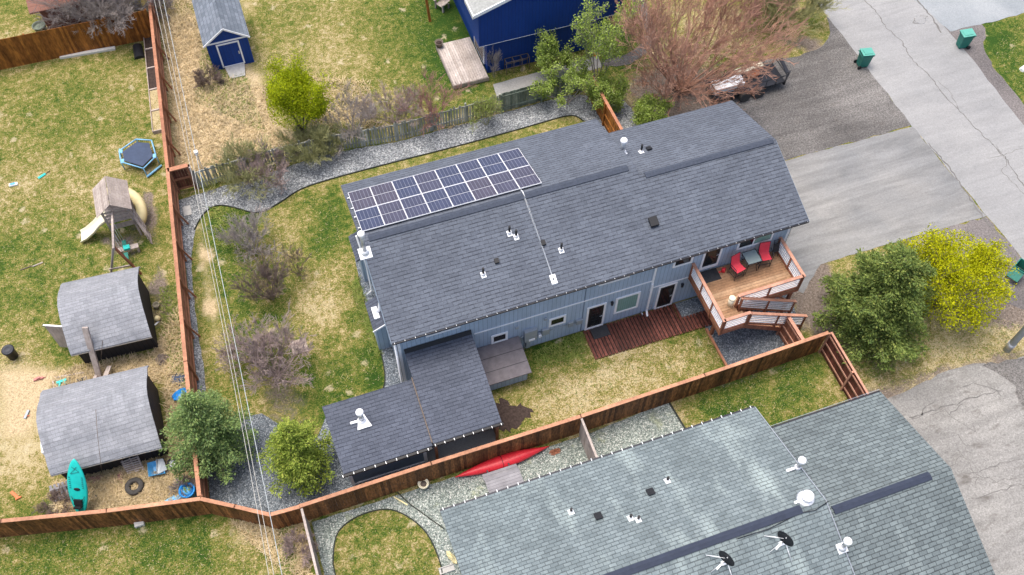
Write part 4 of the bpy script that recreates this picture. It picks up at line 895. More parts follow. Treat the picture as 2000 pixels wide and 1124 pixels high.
flue(1557, 914, nA, nB, 'slim flue with white round cap beside the roof step on the green-grey roof', .7, .085, .165, None, 0)
flue(1573, 976, nA, nB, 'wide squat flue with large white cap at the end of the long ridge vent', .3, .21, .245, None, 0, 'white')
flue(1644, 1070, fA_, fB_, 'slim flue with white round cap lowest on the green-grey roof near its step', .7, .085, .165, None, .2)
def dish(px, py, label):
    p = hit(px, py, fA_, fB_); t = thing('satellite_dish', label, 'satellite dish', p, 'satellite dishes on the neighbour roof')
    c = p+Vector((0, 0, .75)); e_ = (at(1548, 1065, 5)-at(1512, 1033, 5)).normalized(); ax = Vector((e_.y, -e_.x, 0)); ax = (ax if ax.x < 0 else -ax); ax = (ax+Vector((0, 0, .08))).normalized(); M_ = Matrix.Translation(c) @ ax.to_track_quat('Z', 'Y').to_matrix().to_4x4()
    mb = MB(); mb.lathe([(.02, 0), (.2, .015), (.3, .05), (.36, .08), (.355, .09), (.2, .03), (.01, .015)], 0, 0, 0, 24, 0, True, M_); build('reflector', mb, 'darkmetal', t)
    mb = MB(); mb.ring([p, p+Vector((0, 0, .55)), c], .03, 8); mb.box(p.x-.12, p.x+.12, p.y-.08, p.y+.08, p.z-.02, p.z+.05)
    mb.ring([p+Vector((-.55, .45, .16)), p+Vector((0, 0, .6))], .02, 6); mb.ring([p+Vector((.1, -.7, -.22)), p+Vector((0, 0, .45))], .018, 6); mb.ring([p+Vector((-.6, -.15, -.03)), p+Vector((0, 0, .5))], .012, 6); build('mast', mb, 'white', t)
    mb = MB(); f = c-M_.to_3x3()@Vector((0, .35, 0))+ax*.05; g = c+ax*.5-M_.to_3x3()@Vector((0, .15, 0)); mb.ring([f, g], .018, 6); mb.beam(g-Vector((.1, .05, 0)), g+Vector((.1, .05, 0)), .06, .08); build('feed_arm', mb, 'white', t)
dish(1527, 1062, 'dark satellite dish on white struts, the one nearer the wide capped flue'); dish(1414, 1100, 'dark satellite dish on white struts, the one at the bottom edge of the photo')
a = hit(1440, 1053, fA_, fB_); b = hit(1560, 1004, fA_, fB_); c = hit(1618, 980, fA_, fB_)
solid('roof_cable', MB().ring([a+Vector((0, 0, .03)), a.lerp(b, .5)+Vector((0, -.1, .03)), b+Vector((0, 0, .03)), b.lerp(c, .5)+Vector((0, -.12, .03)), c+Vector((0, 0, .05))], .016, 6), 'darkmetal', 'thin dark cable running along the ridge vent above the dishes', 'cable', tuple(a))

# ------------------------------------------------------------------ BLUE HOUSE (top centre)
bh = thing('blue_house', 'navy blue two-storey house at the top with white-trimmed grey roof', 'house', (15, 42, 0))
mb = MB(); mb.box(12.3, 19.9, 38.45, 38.6, 0, 2.45); mb.box(12.3, 12.45, 38.601, 47, 0, 2.45); mb.box(19.75, 19.9, 38.601, 47, 0, 2.45); build('wall', mb, 'navy', bh)
mb = MB(); mb.slab([(11.75, 38.15, 2.46), (20.3, 38.15, 2.46), (20.3, 38.15, 4.8), (16.0, 38.15, 6.2), (11.75, 38.15, 4.75)], .15, 0, (0, 1, 0)); mb.box(11.75, 11.9, 38.301, 47, 2.46, 4.75); mb.box(20.15, 20.3, 38.301, 47, 2.46, 4.75); mb.box(11.901, 20.14, 38.301, 47, 2.46, 2.56); build('wall', mb, 'navy', bh)
mb = MB(); zl = lambda x_: 4.9+(x_-11.45)*.335
mb.slab([(11.45, 37.95, 4.92), (16.0, 37.95, zl(16.0)+.02), (16.0, 47.2, zl(16.0)+.02), (11.45, 47.2, 4.92)], .08); mb.slab([(16.004, 37.95, zl(16.0)+.02), (20.6, 37.95, 4.9), (20.6, 47.2, 4.9), (16.004, 47.2, zl(16.0)+.02)], .08); br = build('roof', mb, 'roofgrey', bh)
mb = MB(); mb.beam((11.4, 37.92, 4.87), (16.0, 37.92, zl(16.0)-.03), .06, .2); mb.beam((16.0, 37.92, zl(16.0)-.03), (20.6, 37.92, 4.84), .06, .2); mb.beam((11.41, 37.96, 4.86), (11.41, 47.2, 4.86), .05, .2); build('fascia', mb, 'white', br)
mb = MB(); mb.box(11.75, 20.3, 38.135, 38.149, 2.44, 2.46); build('drip_edge', mb, 'white', bh)
for y0 in (39.0, 41.2):
    mb = MB(); mb.box(11.69, 11.748, y0, y0+1.5, 3.7, 4.65); f_ = build('window', mb, 'white', bh); mb = MB(); mb.box(11.68, 11.689, y0+.12, y0+1.38, 3.8, 4.55); build('pane', mb, 'glassdk', f_)
mb = MB(); mb.box(12.23, 12.299, 38.9, 40.7, .3, 2.35); f_ = build('door', mb, 'white', bh); mb = MB(); mb.box(12.22, 12.229, 39.0, 40.6, .4, 2.2); build('pane', mb, 'glassdk', f_)
bd = thing('wooden_platform', 'small weathered plank deck beside the left wall of the blue house', 'deck', (11.2, 39.5, 0))
mb = MB(); x_ = 10.1
while x_ < 12.1: mb.box(x_, x_+.125, 37.85, 41.3, .29, .33); x_ += .138
build('deck_board', mb, 'deckold', bd)
mb = MB(); mb.box(10.08, 12.2, 37.82, 37.849, .05, .3); mb.box(10.05, 10.079, 37.82, 41.3, .05, .3); mb.box(10.1, 12.1, 38.2, 41, .05, .28); build('deck_frame', mb, 'oldwood', bd)
x_, y_ = g2(858, 92, .3); pt = thing('flower_pot', 'dark round flower pot on the far corner of the blue house deck', 'plant pot', (x_, y_, .33))
mb = MB(); mb.lathe([(.16, 0), (.24, .3), (.26, .36), (.22, .36), (.2, .3)], x_, y_, .33, 16); build('pot', mb, 'bark', pt); mb = MB(); mb.lathe([(.21, 0), (.02, .05)], x_, y_, .62, 12); build('soil', mb, 'soil', pt)
x_, y_ = g2(840, 42); t = thing('swing_post', 'leaning orange timber post on the lawn left of the blue house', 'post', (x_, y_, 0))
mb = MB(); mb.beam((x_, y_, 0), (x_-.1, y_+.5, 2.6), .14, .14); build('post', mb, 'fenceor', t); mb = MB(); mb.beam((x_-.1, y_+.5, 2.6), (x_-.2, y_+4.5, 2.6), .12, .14); build('crossbeam', mb, 'fenceor', t); mb = MB(); mb.beam((x_-.2, y_+4.5, 2.6), (x_-.2, y_+4.7, 0), .12, .14); build('post', mb, 'fenceor', t)
def adirondack(label, x_, y_, rz):
    t = thing('lawn_chair', label, 'chair', (0, 0, 0))
    mb = MB()
    for i in range(5): mb.box(-.26+i*.105, -.26+i*.105+.095, -.3, .2, .36-.0, .38)
    build('seat', mb, 'oldwood', t); mb = MB()
    for i in range(5): mb.beam((-.21+i*.105, .2, .32), (-.21+i*.105, .5, 1.0), .095, .02)
    build('backrest', mb, 'oldwood', t); mb = MB()
    for s_ in (-1, 1): mb.box(s_*.3-.04, s_*.3+.04, -.3, -.2, 0, .6); mb.box(s_*.3-.03, s_*.3+.03, .2, .3, 0, .35); mb.box(s_*.34-.07, s_*.34+.07, -.35, .3, .6, .62)
    build('arm_frame', mb, 'oldwood', t); t.location = (x_, y_, 0); t.rotation_euler = (0, 0, rz)
adirondack('grey wooden lawn chair on the grass left of the blue house', *g2(864, 16), R(-60))
x_, y_ = g2(988, 140); t = thing('metal_rack', 'low rusty metal rack against the lower wall of the blue house', 'rack', (14.0, 38.1, 0))
mb = MB()
for z in (.5, .95): mb.ring([(13.3, 38.3, z), (14.7, 38.3, z)], .02, 6); mb.ring([(13.3, 37.95, z), (14.7, 37.95, z)], .02, 6)
for q in (13.3, 13.75, 14.25, 14.7): mb.ring([(q, 38.3, 0), (q, 38.3, .95), (q, 37.95, .95), (q, 37.95, 0)], .02, 6)
build('rack_frame', mb, 'bark', t)

# ------------------------------------------------------------------ LEFT YARD BUILDINGS
def barn(label, x0, x1, yr, half, zr, zb, ze, hb, wall_in, skew, grp):
    t = thing('barn_shed', label, 'shed', ((x0+x1)/2, yr, 0), grp); S = lambda x_: skew*(x_-(x0+x1)/2)
    P_ = [(-half, ze), (-half*.86, ze+(zb-ze)*.5), (-hb*1.08, zb-.04), (-hb*.8, zb+(zr-zb)*.35), (-hb*.4, zb+(zr-zb)*.75), (0, zr-.04), (hb*.4, zb+(zr-zb)*.75), (hb*.8, zb+(zr-zb)*.35), (hb*1.08, zb-.04), (half*.86, ze+(zb-ze)*.5), (half, ze)]; mb = MB()
    for (ya, za), (yb, zb_) in zip(P_[:-1], P_[1:]): mb.slab([(x0, yr+ya+S(x0), za), (x1, yr+ya+S(x1), za), (x1, yr+yb+S(x1), zb_), (x0, yr+yb+S(x0), zb_)], .07)
    build('roof', mb, 'roofbarn', t)
    mb = MB(); wi = wall_in; H_ = half-wi
    for x_ in (x0+.12, x1-.27):
        mb.slab([(x_, yr-H_+S(x_), 0), (x_, yr+H_+S(x_), 0), (x_, yr+H_+S(x_), ze-.05), (x_, yr+hb-.12+S(x_), zb-.1), (x_, yr+hb*.4+S(x_), zb+(zr-zb)*.75-.12), (x_, yr+S(x_), zr-.14), (x_, yr-hb*.4+S(x_), zb+(zr-zb)*.75-.12), (x_, yr-hb+.12+S(x_), zb-.1), (x_, yr-H_+S(x_), ze-.05)], .15, 0, (1, 0, 0))
    for s_ in (-1, 1):
        a, b = (yr+s_*H_, yr+s_*(H_-.12)); xa, xb = x0+.28, x1-.28
        mb.slab([(xa, a+S(xa), 0), (xb, a+S(xb), 0), (xb, a+S(xb), ze-.05), (xa, a+S(xa), ze-.05)], .12, 0, (0, -s_, 0))
    build('wall', mb, 'black', t)
    for s_ in (-1, 1): build('eave_trim', MB().beam((x0, yr+s_*half+S(x0), ze-.1), (x1, yr+s_*half+S(x1), ze-.1), .03, .06), 'galv', t)
    return t
b1 = barn('black barn-shaped shed with pale grey shingles, upper of the two in the left yard', -11.75, -8.15, 28.1, 2.05, 2.75, 2.2, 1.65, 1.25, .4, -.06, 'barn-shaped sheds in the left yard')
mb = MB(); mb.slab([(-12.65, 27.9, 1.95), (-11.74, 27.5, 1.95), (-11.74, 27.42, .1), (-12.65, 27.82, .1)], .05, 0, (0, 1, 0)); mb.beam((-12.68, 27.93, 1.98), (-11.74, 27.52, 1.98), .07, .05, 1); build('open_door', mb, ['oldwood', 'white'], b1)
b2 = barn('larger black barn-shaped shed with pale grey shingles beside the lower left spruce', -13.1, -8.5, 22.5, 2.1, 2.75, 2.2, 1.65, 1.2, .4, -.055, 'barn-shaped sheds in the left yard')
mb = MB(); mb.slab([(-13.12, 21.9, 1.2), (-13.12, 23.0, 1.2), (-13.6, 22.9, 1.1), (-13.6, 22.0, 1.1)], .9); solid('white_barrel', mb, 'white', 'white plastic container standing against the left wall of the lower barn shed', 'container', (-13.4, 22.5, 0), None, .08)
bs = thing('blue_garden_shed', 'small navy blue shed with white trim and grey gable roof in the back neighbour yard', 'shed', (-1.4, 45.3, 0))
bx0, bx1, by0, by1 = -2.6, -.28, 43.7, 47.5
mb = MB(); mb.slab([(bx0, by0, 0), (bx1, by0, 0), (bx1, by0, 2.05), ((bx0+bx1)/2, by0, 2.9), (bx0, by0, 2.05)], .1, 0, (0, 1, 0)); mb.slab([(bx0, by1, 0), (bx1, by1, 0), (bx1, by1, 2.05), ((bx0+bx1)/2, by1, 2.9), (bx0, by1, 2.05)], .1, 0, (0, -1, 0))
mb.box(bx0, bx0+.1, by0+.101, by1-.101, 0, 2.0); mb.box(bx1-.1, bx1, by0+.101, by1-.101, 0, 2.0); build('wall', mb, 'navy', bs)
mx = (bx0+bx1)/2; mb = MB(); mb.slab([(bx0-.15, by0-.12, 2.02), (mx, by0-.12, 2.98), (mx, by1+.12, 2.98), (bx0-.15, by1+.12, 2.02)], .06); mb.slab([(mx+.003, by0-.12, 2.98), (bx1+.15, by0-.12, 2.02), (bx1+.15, by1+.12, 2.02), (mx+.003, by1+.12, 2.98)], .06); bsr = build('roof', mb, 'roofshed', bs)
mb = MB(); mb.beam((bx0-.15, by0-.14, 1.98), (mx, by0-.14, 2.94), .035, .1); mb.beam((bx1+.15, by0-.14, 1.98), (mx, by0-.14, 2.94), .035, .1); mb.box(bx0-.05, bx1+.05, by0-.04, by0-.001, 1.95, 2.04)
mb.box(mx-.65, mx-.56, by0-.035, by0-.001, .12, 1.85); mb.box(mx+.56, mx+.65, by0-.035, by0-.001, .12, 1.85); mb.box(mx-.559, mx+.559, by0-.035, by0-.001, 1.76, 1.85); mb.box(mx-.559, mx+.559, by0-.035, by0-.001, .12, .19); build('trim', mb, 'white', bs)
mb = MB(); mb.box(mx-.555, mx-.01, by0-.02, by0-.001, .2, 1.75); mb.box(mx+.01, mx+.555, by0-.02, by0-.001, .2, 1.75); dd = build('door', mb, 'navy', bs); mb = MB(); mb.box(mx+.45, mx+.52, by0-.05, by0-.021, .9, 1.1); build('handle', mb, 'galv', dd)
mb = MB(); mb.slab([(mx-.55, by0-.03, .12), (mx+.6, by0-.03, .12), (mx+.45, by0-.95, .015), (mx-.4, by0-.95, .015)], .05, 0, (0, 0, 1)); solid('shed_ramp', mb, 'stone', 'pale stone ramp in front of the small navy shed door', 'ramp', (mx, 43.2, 0))
bw_ = thing('brown_shed', 'reddish-brown shed at the very top left beyond the orange fence', 'shed', (-9.6, 51, 0))
mb = MB(); mb.box(-11.3, -6.9, 50.05, 50.2, 0, 1.95); mb.box(-11.3, -11.15, 50.201, 53.5, 0, 1.95); mb.box(-7.05, -6.9, 50.201, 53.5, 0, 1.95); build('wall', mb, 'brownwall', bw_)
mb = MB(); mb.slab([(-11.75, 49.6, 1.95), (-6.6, 49.6, 1.95), (-6.6, 51.4, 2.75), (-11.75, 51.4, 2.75)], .08); mb.slab([(-11.75, 51.404, 2.75), (-6.6, 51.404, 2.75), (-6.6, 54, 1.9), (-11.75, 54, 1.9)], .08); build('roof', mb, 'roofbrown', bw_)

# ------------------------------------------------------------------ PLAYSET
ps = thing('swing_set', 'weathered wooden play tower with swing beam, straight slide and spiral tube slide', 'playset', (-8.6, 34, 0))
tx0, tx1, ty0, ty1 = -9.35, -8.15, 33.3, 34.6
for x_ in (tx0, tx1):
    for y_ in (ty0, ty1): mb = MB(); mb.box(x_-.05, x_+.05, y_-.05, y_+.05, 0, 2.45); build('post', mb, 'oldwood', ps)
mb = MB(); y_ = ty0
while y_ < ty1-.05: mb.box(tx0-.05, tx1+.05, y_, y_+.12, 1.4, 1.44); y_ += .13
build('platform', mb, 'oldwood', ps)
mb = MB(); cx_ = (tx0+tx1)/2
def plankroof(xa, za, xb, zb_):
    n_ = 8
    for i in range(n_):
        p, q = i/n_, (i+.93)/n_; mb.slab([(xa+(xb-xa)*p, ty0-.3, za+(zb_-za)*p), (xa+(xb-xa)*q, ty0-.3, za+(zb_-za)*q), (xa+(xb-xa)*q, ty1+.3, za+(zb_-za)*q), (xa+(xb-xa)*p, ty1+.3, za+(zb_-za)*p)], .025)
plankroof(tx0-.25, 2.4, cx_, 3.1); plankroof(tx1+.25, 2.4, cx_+.01, 3.1); build('tower_roof', mb, 'oldwood', ps)
mb = MB()
for z in (1.75, 2.0, 2.25): mb.box(tx0, tx1, ty0-.07, ty0-.05, z, z+.09)
for i in range(7): mb.box(tx1+.055, tx1+.07, ty0+.1+i*.17, ty0+.2+i*.17, 1.45, 2.1)
for i in range(7): mb.box(tx0+.1+i*.15, tx0+.2+i*.15, ty1+.055, ty1+.07, 1.45, 2.1)
mb.box(tx0, tx1, ty0-.08, ty0-.06, 1.0, 1.35); build('tower_rail', mb, 'oldwood', ps)
mb = MB(); be = Vector((-9.05, 31.1, 2.3)); mb.beam((-8.85, 33.3, 2.3), be+Vector((0, -.15, 0)), .1, .14); build('swing_beam', mb, 'oldwood', ps)
for q in ((-8.5, 30.85, 0), (-9.95, 31.1, 0)): mb = MB(); mb.beam(be, q, .1, .1); build('leg', mb, 'rail' if q[0] > -9 else 'oldwood', ps)
mb = MB(); mb.beam((-8.72, 30.95, .75), (-9.78, 31.05, .75), .05, .09); build('crossbar', mb, 'oldwood', ps)
for i, y_ in enumerate((32.6, 31.8)):
    mb = MB()
    for s_ in (-.2, .2): mb.ring([(-8.95, y_+s_, 2.25), (-8.95, y_+s_, .5)], .012, 5)
    sw = build('swing_rope', mb, 'wireg', ps); mb = MB(); mb.slab([(-9.05, y_-.22, .5), (-8.85, y_-.22, .5), (-8.85, y_+.22, .5), (-9.05, y_+.22, .5)], .04); build('swing_seat', mb, 'bin', sw)
def chan(path, wd, mt, nm):
    mb = MB(); vs_ = []
    for i, p in enumerate(path):
        p = Vector(p); d = (Vector(path[min(i+1, len(path)-1)])-Vector(path[max(0, i-1)])); d.z = 0; n_ = Vector((-d.y, d.x, 0)).normalized()
        for o_, z in ((-.5, .16), (-.46, .01), (0, 0), (.46, .01), (.5, .16), (.53, .14), (.48, -.04), (-.48, -.04), (-.53, .14)): vs_.append(p+n_*o_*wd+Vector((0, 0, z)))
    fs = [(i*9+j, i*9+(j+1) % 9, (i+1)*9+(j+1) % 9, (i+1)*9+j) for i in range(len(path)-1) for j in range(9)]
    mb.add(vs_, fs, 0, True); build(nm, mb, mt, ps)
A_ = Vector((-9.4, 33.9, 1.35)); B_ = Vector((-11.05, 34.0, .12))
chan([A_, A_.lerp(B_, .25)+Vector((0, 0, .02)), A_.lerp(B_, .5)+Vector((0, .03, -.12)), A_.lerp(B_, .8)+Vector((0, 0, -.1)), B_], .72, 'cream', 'slide')
mb = MB(); pts_ = []
for i in range(15):
    a_ = R(150)-R(200)*i/14; pts_.append((-8.55+.75*math.cos(a_), 34.45+.85*math.sin(a_), 1.75-1.4*i/14))
mb.ring(pts_, .27, 14); build('spiral_slide', mb, 'yellow', ps)
mb = MB()
for s_ in (-.28, .28): mb.beam((-8.1, 33.6+s_, 1.42), (-7.7, 32.75+s_*.9, .05), .04, .12)
for i in range(7):
    f = (i+.5)/7; mb.beam((-8.1+.4*f, 33.6-.85*f-.3, 1.4-1.36*f), (-8.1+.4*f, 33.6-.85*f+.3, 1.4-1.36*f), .1, .03)
for s_ in (-.3, .3): mb.beam((-8.1, 33.6+s_, 2.1), (-7.72, 32.8+s_*.9, .8), .04, .06); mb.beam((-7.75, 32.85+s_*.9, 0), (-7.75, 32.85+s_*.9, .9), .05, .05)
build('ladder', mb, 'oldwood', ps)
mb = MB(); mb.beam((-9.3, 32.3, .45), (-8.3, 32.3, .45), .28, .04); mb.box(-9.25, -9.15, 32.2, 32.4, 0, .43); mb.box(-8.45, -8.35, 32.2, 32.4, 0, .43); build('bench', mb, 'oldwood', ps)
mb = MB(); mb.box(-9.0, -8.7, 32.15, 32.4, .48, .6); build('toy_seat', mb, 'teal', ps)

# ------------------------------------------------------------------ TRAMPOLINE
tr = thing('trampoline', 'small hexagonal trampoline with black mat and light blue pads by the cedar fence', 'trampoline', (-7.5, 38.1, 0))
oc = [(-8.42, 37.95), (-8.42, 38.75), (-7.45, 39.3), (-6.68, 38.95), (-6.6, 37.75), (-7.35, 37.1)]
cx_, cy_ = -7.5, 38.2
mb = MB()
for a, b in zip(oc, oc[1:]+oc[:1]): mb.ring([(*a, .62), (*b, .62)], .035, 8)
for a in oc: mb.ring([(*a, .62), (a[0], a[1], 0)], .03, 6)
build('frame', mb, 'toybase', tr)
ins = [(cx_+(a-cx_)*.82, cy_+(b-cy_)*.82) for a, b in oc]
mb = MB(); mb.add([(a, b, .6) for a, b in ins]+[(a, b, .585) for a, b in ins], [tuple(range(6))[::-1], tuple(range(6, 12))]); build('jumping_mat', mb, 'mesh', tr)
mb = MB()
for (a, b), (c, d), (e, f), (g, h) in zip(oc, oc[1:]+oc[:1], ins, ins[1:]+ins[:1]):
    for i in range(1, 7):
        u = i/7; mb.ring([(a+(c-a)*u, b+(d-b)*u, .61), (e+(g-e)*u, f+(h-f)*u, .595)], .011, 4)
build('springs', mb, 'blackp', tr)
mb = MB()
for i in (0, 1, 4): a, b = oc[i]; e, f = ins[i]; mb.slab([(a-.02, b-.14, .66), (a+.02, b+.14, .66), (e+.02, f+.12, .63), (e-.02, f-.12, .63)], .04)
build('pad', mb, 'toybase', tr)
mb = MB(); mb.ring([(-7.35, 36.95, .1), (-6.5, 37.5, .1)], .06, 8); solid('foam_tube', mb, 'toybase', 'pale blue foam tube on the grass against the trampoline', 'foam tube', (-6.9, 37.2, 0))

# ------------------------------------------------------------------ SMALL THINGS
def P3(px, py, z=0): x, y = g2(px, py, z); return x, y
# raised beds along the cedar fence
ys_ = [48.2, 46.55, 44.95, 43.2, 41.55, 39.95]
for i in range(5):
    xb = -5.5-.07*(48-ys_[i])-.04; xa = xb-.5; t = thing('raised_bed', f'{ordi[i]} soil-filled raised bed from the top along the cedar fence', 'raised bed', (xa, ys_[i+1], 0), 'raised beds along the cedar fence')
    y0, y1 = ys_[i+1]+.02, ys_[i]-.02; dx = -.11
    mb = MB(); mb.beam((xa, y1, .12), (xa+dx, y0, .12), .04, .24); mb.beam((xb, y1, .12), (xb+dx, y0, .12), .04, .24); mb.beam((xa, y1, .12), (xb, y1, .12), .04, .236); mb.beam((xa+dx, y0, .12), (xb+dx, y0, .12), .04, .232); build('bed_frame', mb, 'oldwood', t)
    mb = MB(); mb.slab([(xa+.02, y1, .16), (xb-.02, y1, .16), (xb+dx-.02, y0, .16), (xa+dx+.02, y0, .16)], .1); build('bed_soil', mb, M_GROUND if i in (3, 4) else 'soil', t)
a = P3(118, 114); b = P3(226, 96)
solid('concrete_beam', MB().beam((*a, .07), (*b, .07), .22, .14), 'cream' if False else 'offwhite', 'long off-white beam lying on grass at the foot of the orange fence', 'beam', (*a, 0), None, .01)
x_, y_ = P3(271, 104); mb = MB(); n_ = 8; vs_ = []
for i in range(n_+1):
    a_ = R(180)*i/n_; vs_ += [(x_-.28*math.cos(a_)*1.0, y_+.55, .02+.25*math.sin(a_)), (x_-.3*math.cos(a_), y_-.5, .02+.2*math.sin(a_))]
mb.add(vs_, [(2*i, 2*i+1, 2*i+3, 2*i+2) for i in range(n_)]+[tuple(2*i for i in range(n_+1)), tuple(2*i+1 for i in reversed(range(n_+1)))], 0, False); solid('wheelbarrow_tray', mb, 'darkmetal', 'upturned dark grey tub on the grass beside the first raised bed', 'tub', (x_, y_, 0))
x_, y_ = P3(83, 64, 0); t = thing('planter', 'round grey-green planter tub standing by the brown shed corner', 'planter', (x_, y_, 0)); mb = MB(); mb.lathe([(.28, 0), (.36, .5), (.4, .52), (.4, .58), (.33, .58), (.32, .45)], x_, y_, 0, 20); build('pot', mb, 'greenwood', t); mb = MB(); mb.lathe([(.32, 0), (.02, .03)], x_, y_, .42, 16); build('soil', mb, 'binin', t)
def lump(name, label, cat, px, py, sx, sy, sz, mt, seed=1, z=0, rz=0, rough=.3):
    rnd = random.Random(seed); x_, y_ = P3(px, py, z); mb = MB(); seg, rg = 14, 6; vs_ = []
    for i in range(rg+1):
        for j in range(seg):
            a_ = 2*PI*j/seg; ph = PI/2*i/rg; k_ = 1+rnd.uniform(-rough, rough); rr = math.cos(ph)*k_
            X = sx*rr*math.cos(a_); Y = sy*rr*math.sin(a_); vs_.append((x_+X*math.cos(rz)-Y*math.sin(rz), y_+X*math.sin(rz)+Y*math.cos(rz), z+.004+sz*math.sin(ph)*(1+rnd.uniform(-rough, rough)*.5)))
    mb.add(vs_, [(i*seg+j, i*seg+(j+1) % seg, (i+1)*seg+(j+1) % seg, (i+1)*seg+j) for i in range(rg) for j in range(seg)]+[tuple(reversed(range(seg)))], 0, False)
    return solid(name, mb, mt, label, cat, (x_, y_, z))
lump('tarp', 'crumpled white plastic sheet between the brown shed and the orange fence', 'plastic sheet', 139, 80, .95, .35, .6, 'white', 3, 0, .1)
lump('tarp', 'small white plastic scrap right of the larger sheet behind the orange fence', 'plastic sheet', 166, 66, .35, .15, .45, 'white', 4, 0, .1)
# trash can, lawn litter
x_, y_ = P3(27, 697); t = thing('trash_can', 'black round trash can standing alone on the left lawn', 'trash can', (x_, y_, 0)); mb = MB(); mb.lathe([(.2, 0), (.22, .02), (.26, .62), (.28, .64)], x_, y_, 0, 22); build('can_body', mb, 'blackp', t); mb = MB(); mb.lathe([(.29, 0), (.29, .04), (.24, .08), (.22, .07), (.1, .1), (.02, .1)], x_, y_, .64, 22); build('lid', mb, 'darkmetal', t)
def paddle(name, label, cat, p, q, mt, hw=.09):
    a = Vector((*P3(*p), .04)); b = Vector((*P3(*q), .04)); t = thing(name, label, cat, a); mb = MB(); mb.ring([a, b], .018, 6); build('shaft', mb, mt if isinstance(mt, str) else mt[0], t); d = (b-a).normalized(); mb = MB(); mb.beam(a-d*.02, a+d*.42, hw*2, .03); build('blade', mb, mt if isinstance(mt, str) else mt[1], t)
paddle('toy_shovel', 'teal and black toy shovel lying on the left lawn', 'toy shovel', (76, 349), (98, 335), ('blackp', 'teal'), .07)
paddle('toy_shovel', 'black-handled spade lying by the loose boards between the two barn sheds', 'spade', (168, 742), (110, 757), ('bark', 'darkmetal'), .13)
x_, y_ = P3(27, 362); solid('toy_box', MB().box(x_-.22, x_+.22, y_-.09, y_+.09, 0, .1).box(x_-.15, x_+.1, y_-.06, y_+.06, .1, .13, 1), ['white', 'ltblue'], 'small white and pale blue toy box at the far left of the lawn', 'toy', (x_, y_, 0), None, .02)
def stick(label, p, q, mt, w_=.06, h=.03, z0=.02, z1=.02, cat='plank', name='plank'):
    a = (*P3(*p, z0), z0+h/2); b = (*P3(*q, z1), z1+h/2); return solid(name, MB().beam(a, b, w_, h), mt, label, cat, a)
stick('pale narrow branch lying on the left lawn above the upper barn shed', (64, 521), (84, 513), 'oldwood', .06, cat='branch', name='branch'); stick('dark thin branch on the left lawn near the upper barn shed', (40, 528), (62, 520), 'bark', .04, cat='branch', name='branch')
x_, y_ = P3(30, 968); solid('toy_block', MB().beam((x_-.14, y_+.2, .05), (x_+.14, y_-.2, .05), .14, .08).beam((x_+.0, y_-.22, .05), (x_+.26, y_-.16, .05), .08, .06), 'orange', 'flat orange plastic toy lying on the lower left lawn', 'toy', (x_, y_, 0), None, .02)
x_, y_ = P3(77, 741); solid('toy_car', MB().box(x_-.25, x_+.2, y_-.06, y_+.06, .02, .1).box(x_-.1, x_+.08, y_-.05, y_+.05, .1, .17).box(x_+.2, x_+.3, y_-.02, y_+.02, .02, .06), 'pink', 'small pink toy lying on dry grass left of the loose boards', 'toy', (x_, y_, 0), None, .02)
x_, y_ = P3(53, 811); solid('toy_car', MB().beam((x_-.1, y_-.18, .05), (x_+.1, y_+.2, .05), .12, .07).beam((x_-.15, y_-.05, .05), (x_+.12, y_-.1, .05), .04, .04, 1), ['greymetal', 'orange'], 'small grey and orange toy on dry grass left of the lower barn shed', 'toy', (x_, y_, 0), None, .015)
x_, y_ = P3(123, 749); t = thing('toy_gun', 'mint green plastic toy lying on a grey tray between the barn sheds', 'toy', (x_, y_, 0)); mb = MB(); mb.box(x_-.3, x_+.35, y_-.25, y_+.25, 0, .04); build('tray', mb, 'pot', t); mb = MB(); mb.beam((x_-.25, y_+.05, .1), (x_+.2, y_+.08, .1), .12, .06); mb.beam((x_-.1, y_, .1), (x_-.14, y_-.2, .1), .08, .05); mb.beam((x_+.1, y_, .1), (x_+.12, y_-.14, .1), .06, .05); build('body', mb, 'binlid' if False else 'teal', t)
# timber frame around the box bed between barns, mast, planks
for nn, (p, q) in enumerate((((108, 738), (165, 728)), ((167, 735), (172, 762)), ((104, 745), (107, 778)))):
    stick(('thin weathered plank along the grass edge above the toy tray', 'short weathered plank right of the black spade', 'short weathered plank left of the toy tray')[nn], p, q, 'oldwood', .08, .04)
t = thing('timber_mast', 'pale grey timber leaning over the upper barn roof, propped on the ground', 'timber beam', (*P3(196, 742), 0))
mb = MB(); a = Vector((*P3(196, 742), .05)); b = at(166, 640, 2.75); mb.beam(a, b, .26, .12); build('beam', mb, 'oldwood', t)
stick('pale plank lying between the mast foot and the lower barn roof', (214, 716), (182, 796), 'oldwood', .2, .05, .35, 1.1); stick('short pale plank left of the mast foot', (190, 730), (177, 757), 'oldwood', .14, .05, .3, .1); stick('thin pale stick lying in straw above the lower barn roof', (130, 776), (158, 760), 'deckold', .05, .03)
lump('bucket', 'dull red bucket behind the crossed planks', 'bucket', 204, 748, .16, .2, .3, 'pink', 9, 0, 0, .05)
mb = MB(); a = at(205, 562, 2.62); b = at(206, 600, 2.4); c = at(199, 680, 1.75); d = (*P3(197, 712), .02); solid('rope', MB().ring([a, b, c, Vector(d)], .012, 5), 'bark', 'thin dark rope hanging over the upper barn shed roof', 'rope', tuple(a))
mb = MB(); a = at(187, 800, 2.85); b = at(190, 845, 2.7); c = at(197, 908, 1.8); d = Vector((*P3(199, 925), .02)); solid('rope', MB().ring([a, b, c, d], .012, 5), 'bark', 'thin dark rope hanging over the lower barn shed roof', 'rope', tuple(a))
x_, y_ = P3(307, 600); mb = MB(); mb.lathe([(.14, 0), (.17, .24), (.13, .24), (.12, .1)], x_, y_, 0, 14); solid('clay_pot', mb, 'pot', 'small clay pot right of the upper barn shed', 'plant pot', (x_, y_, 0))
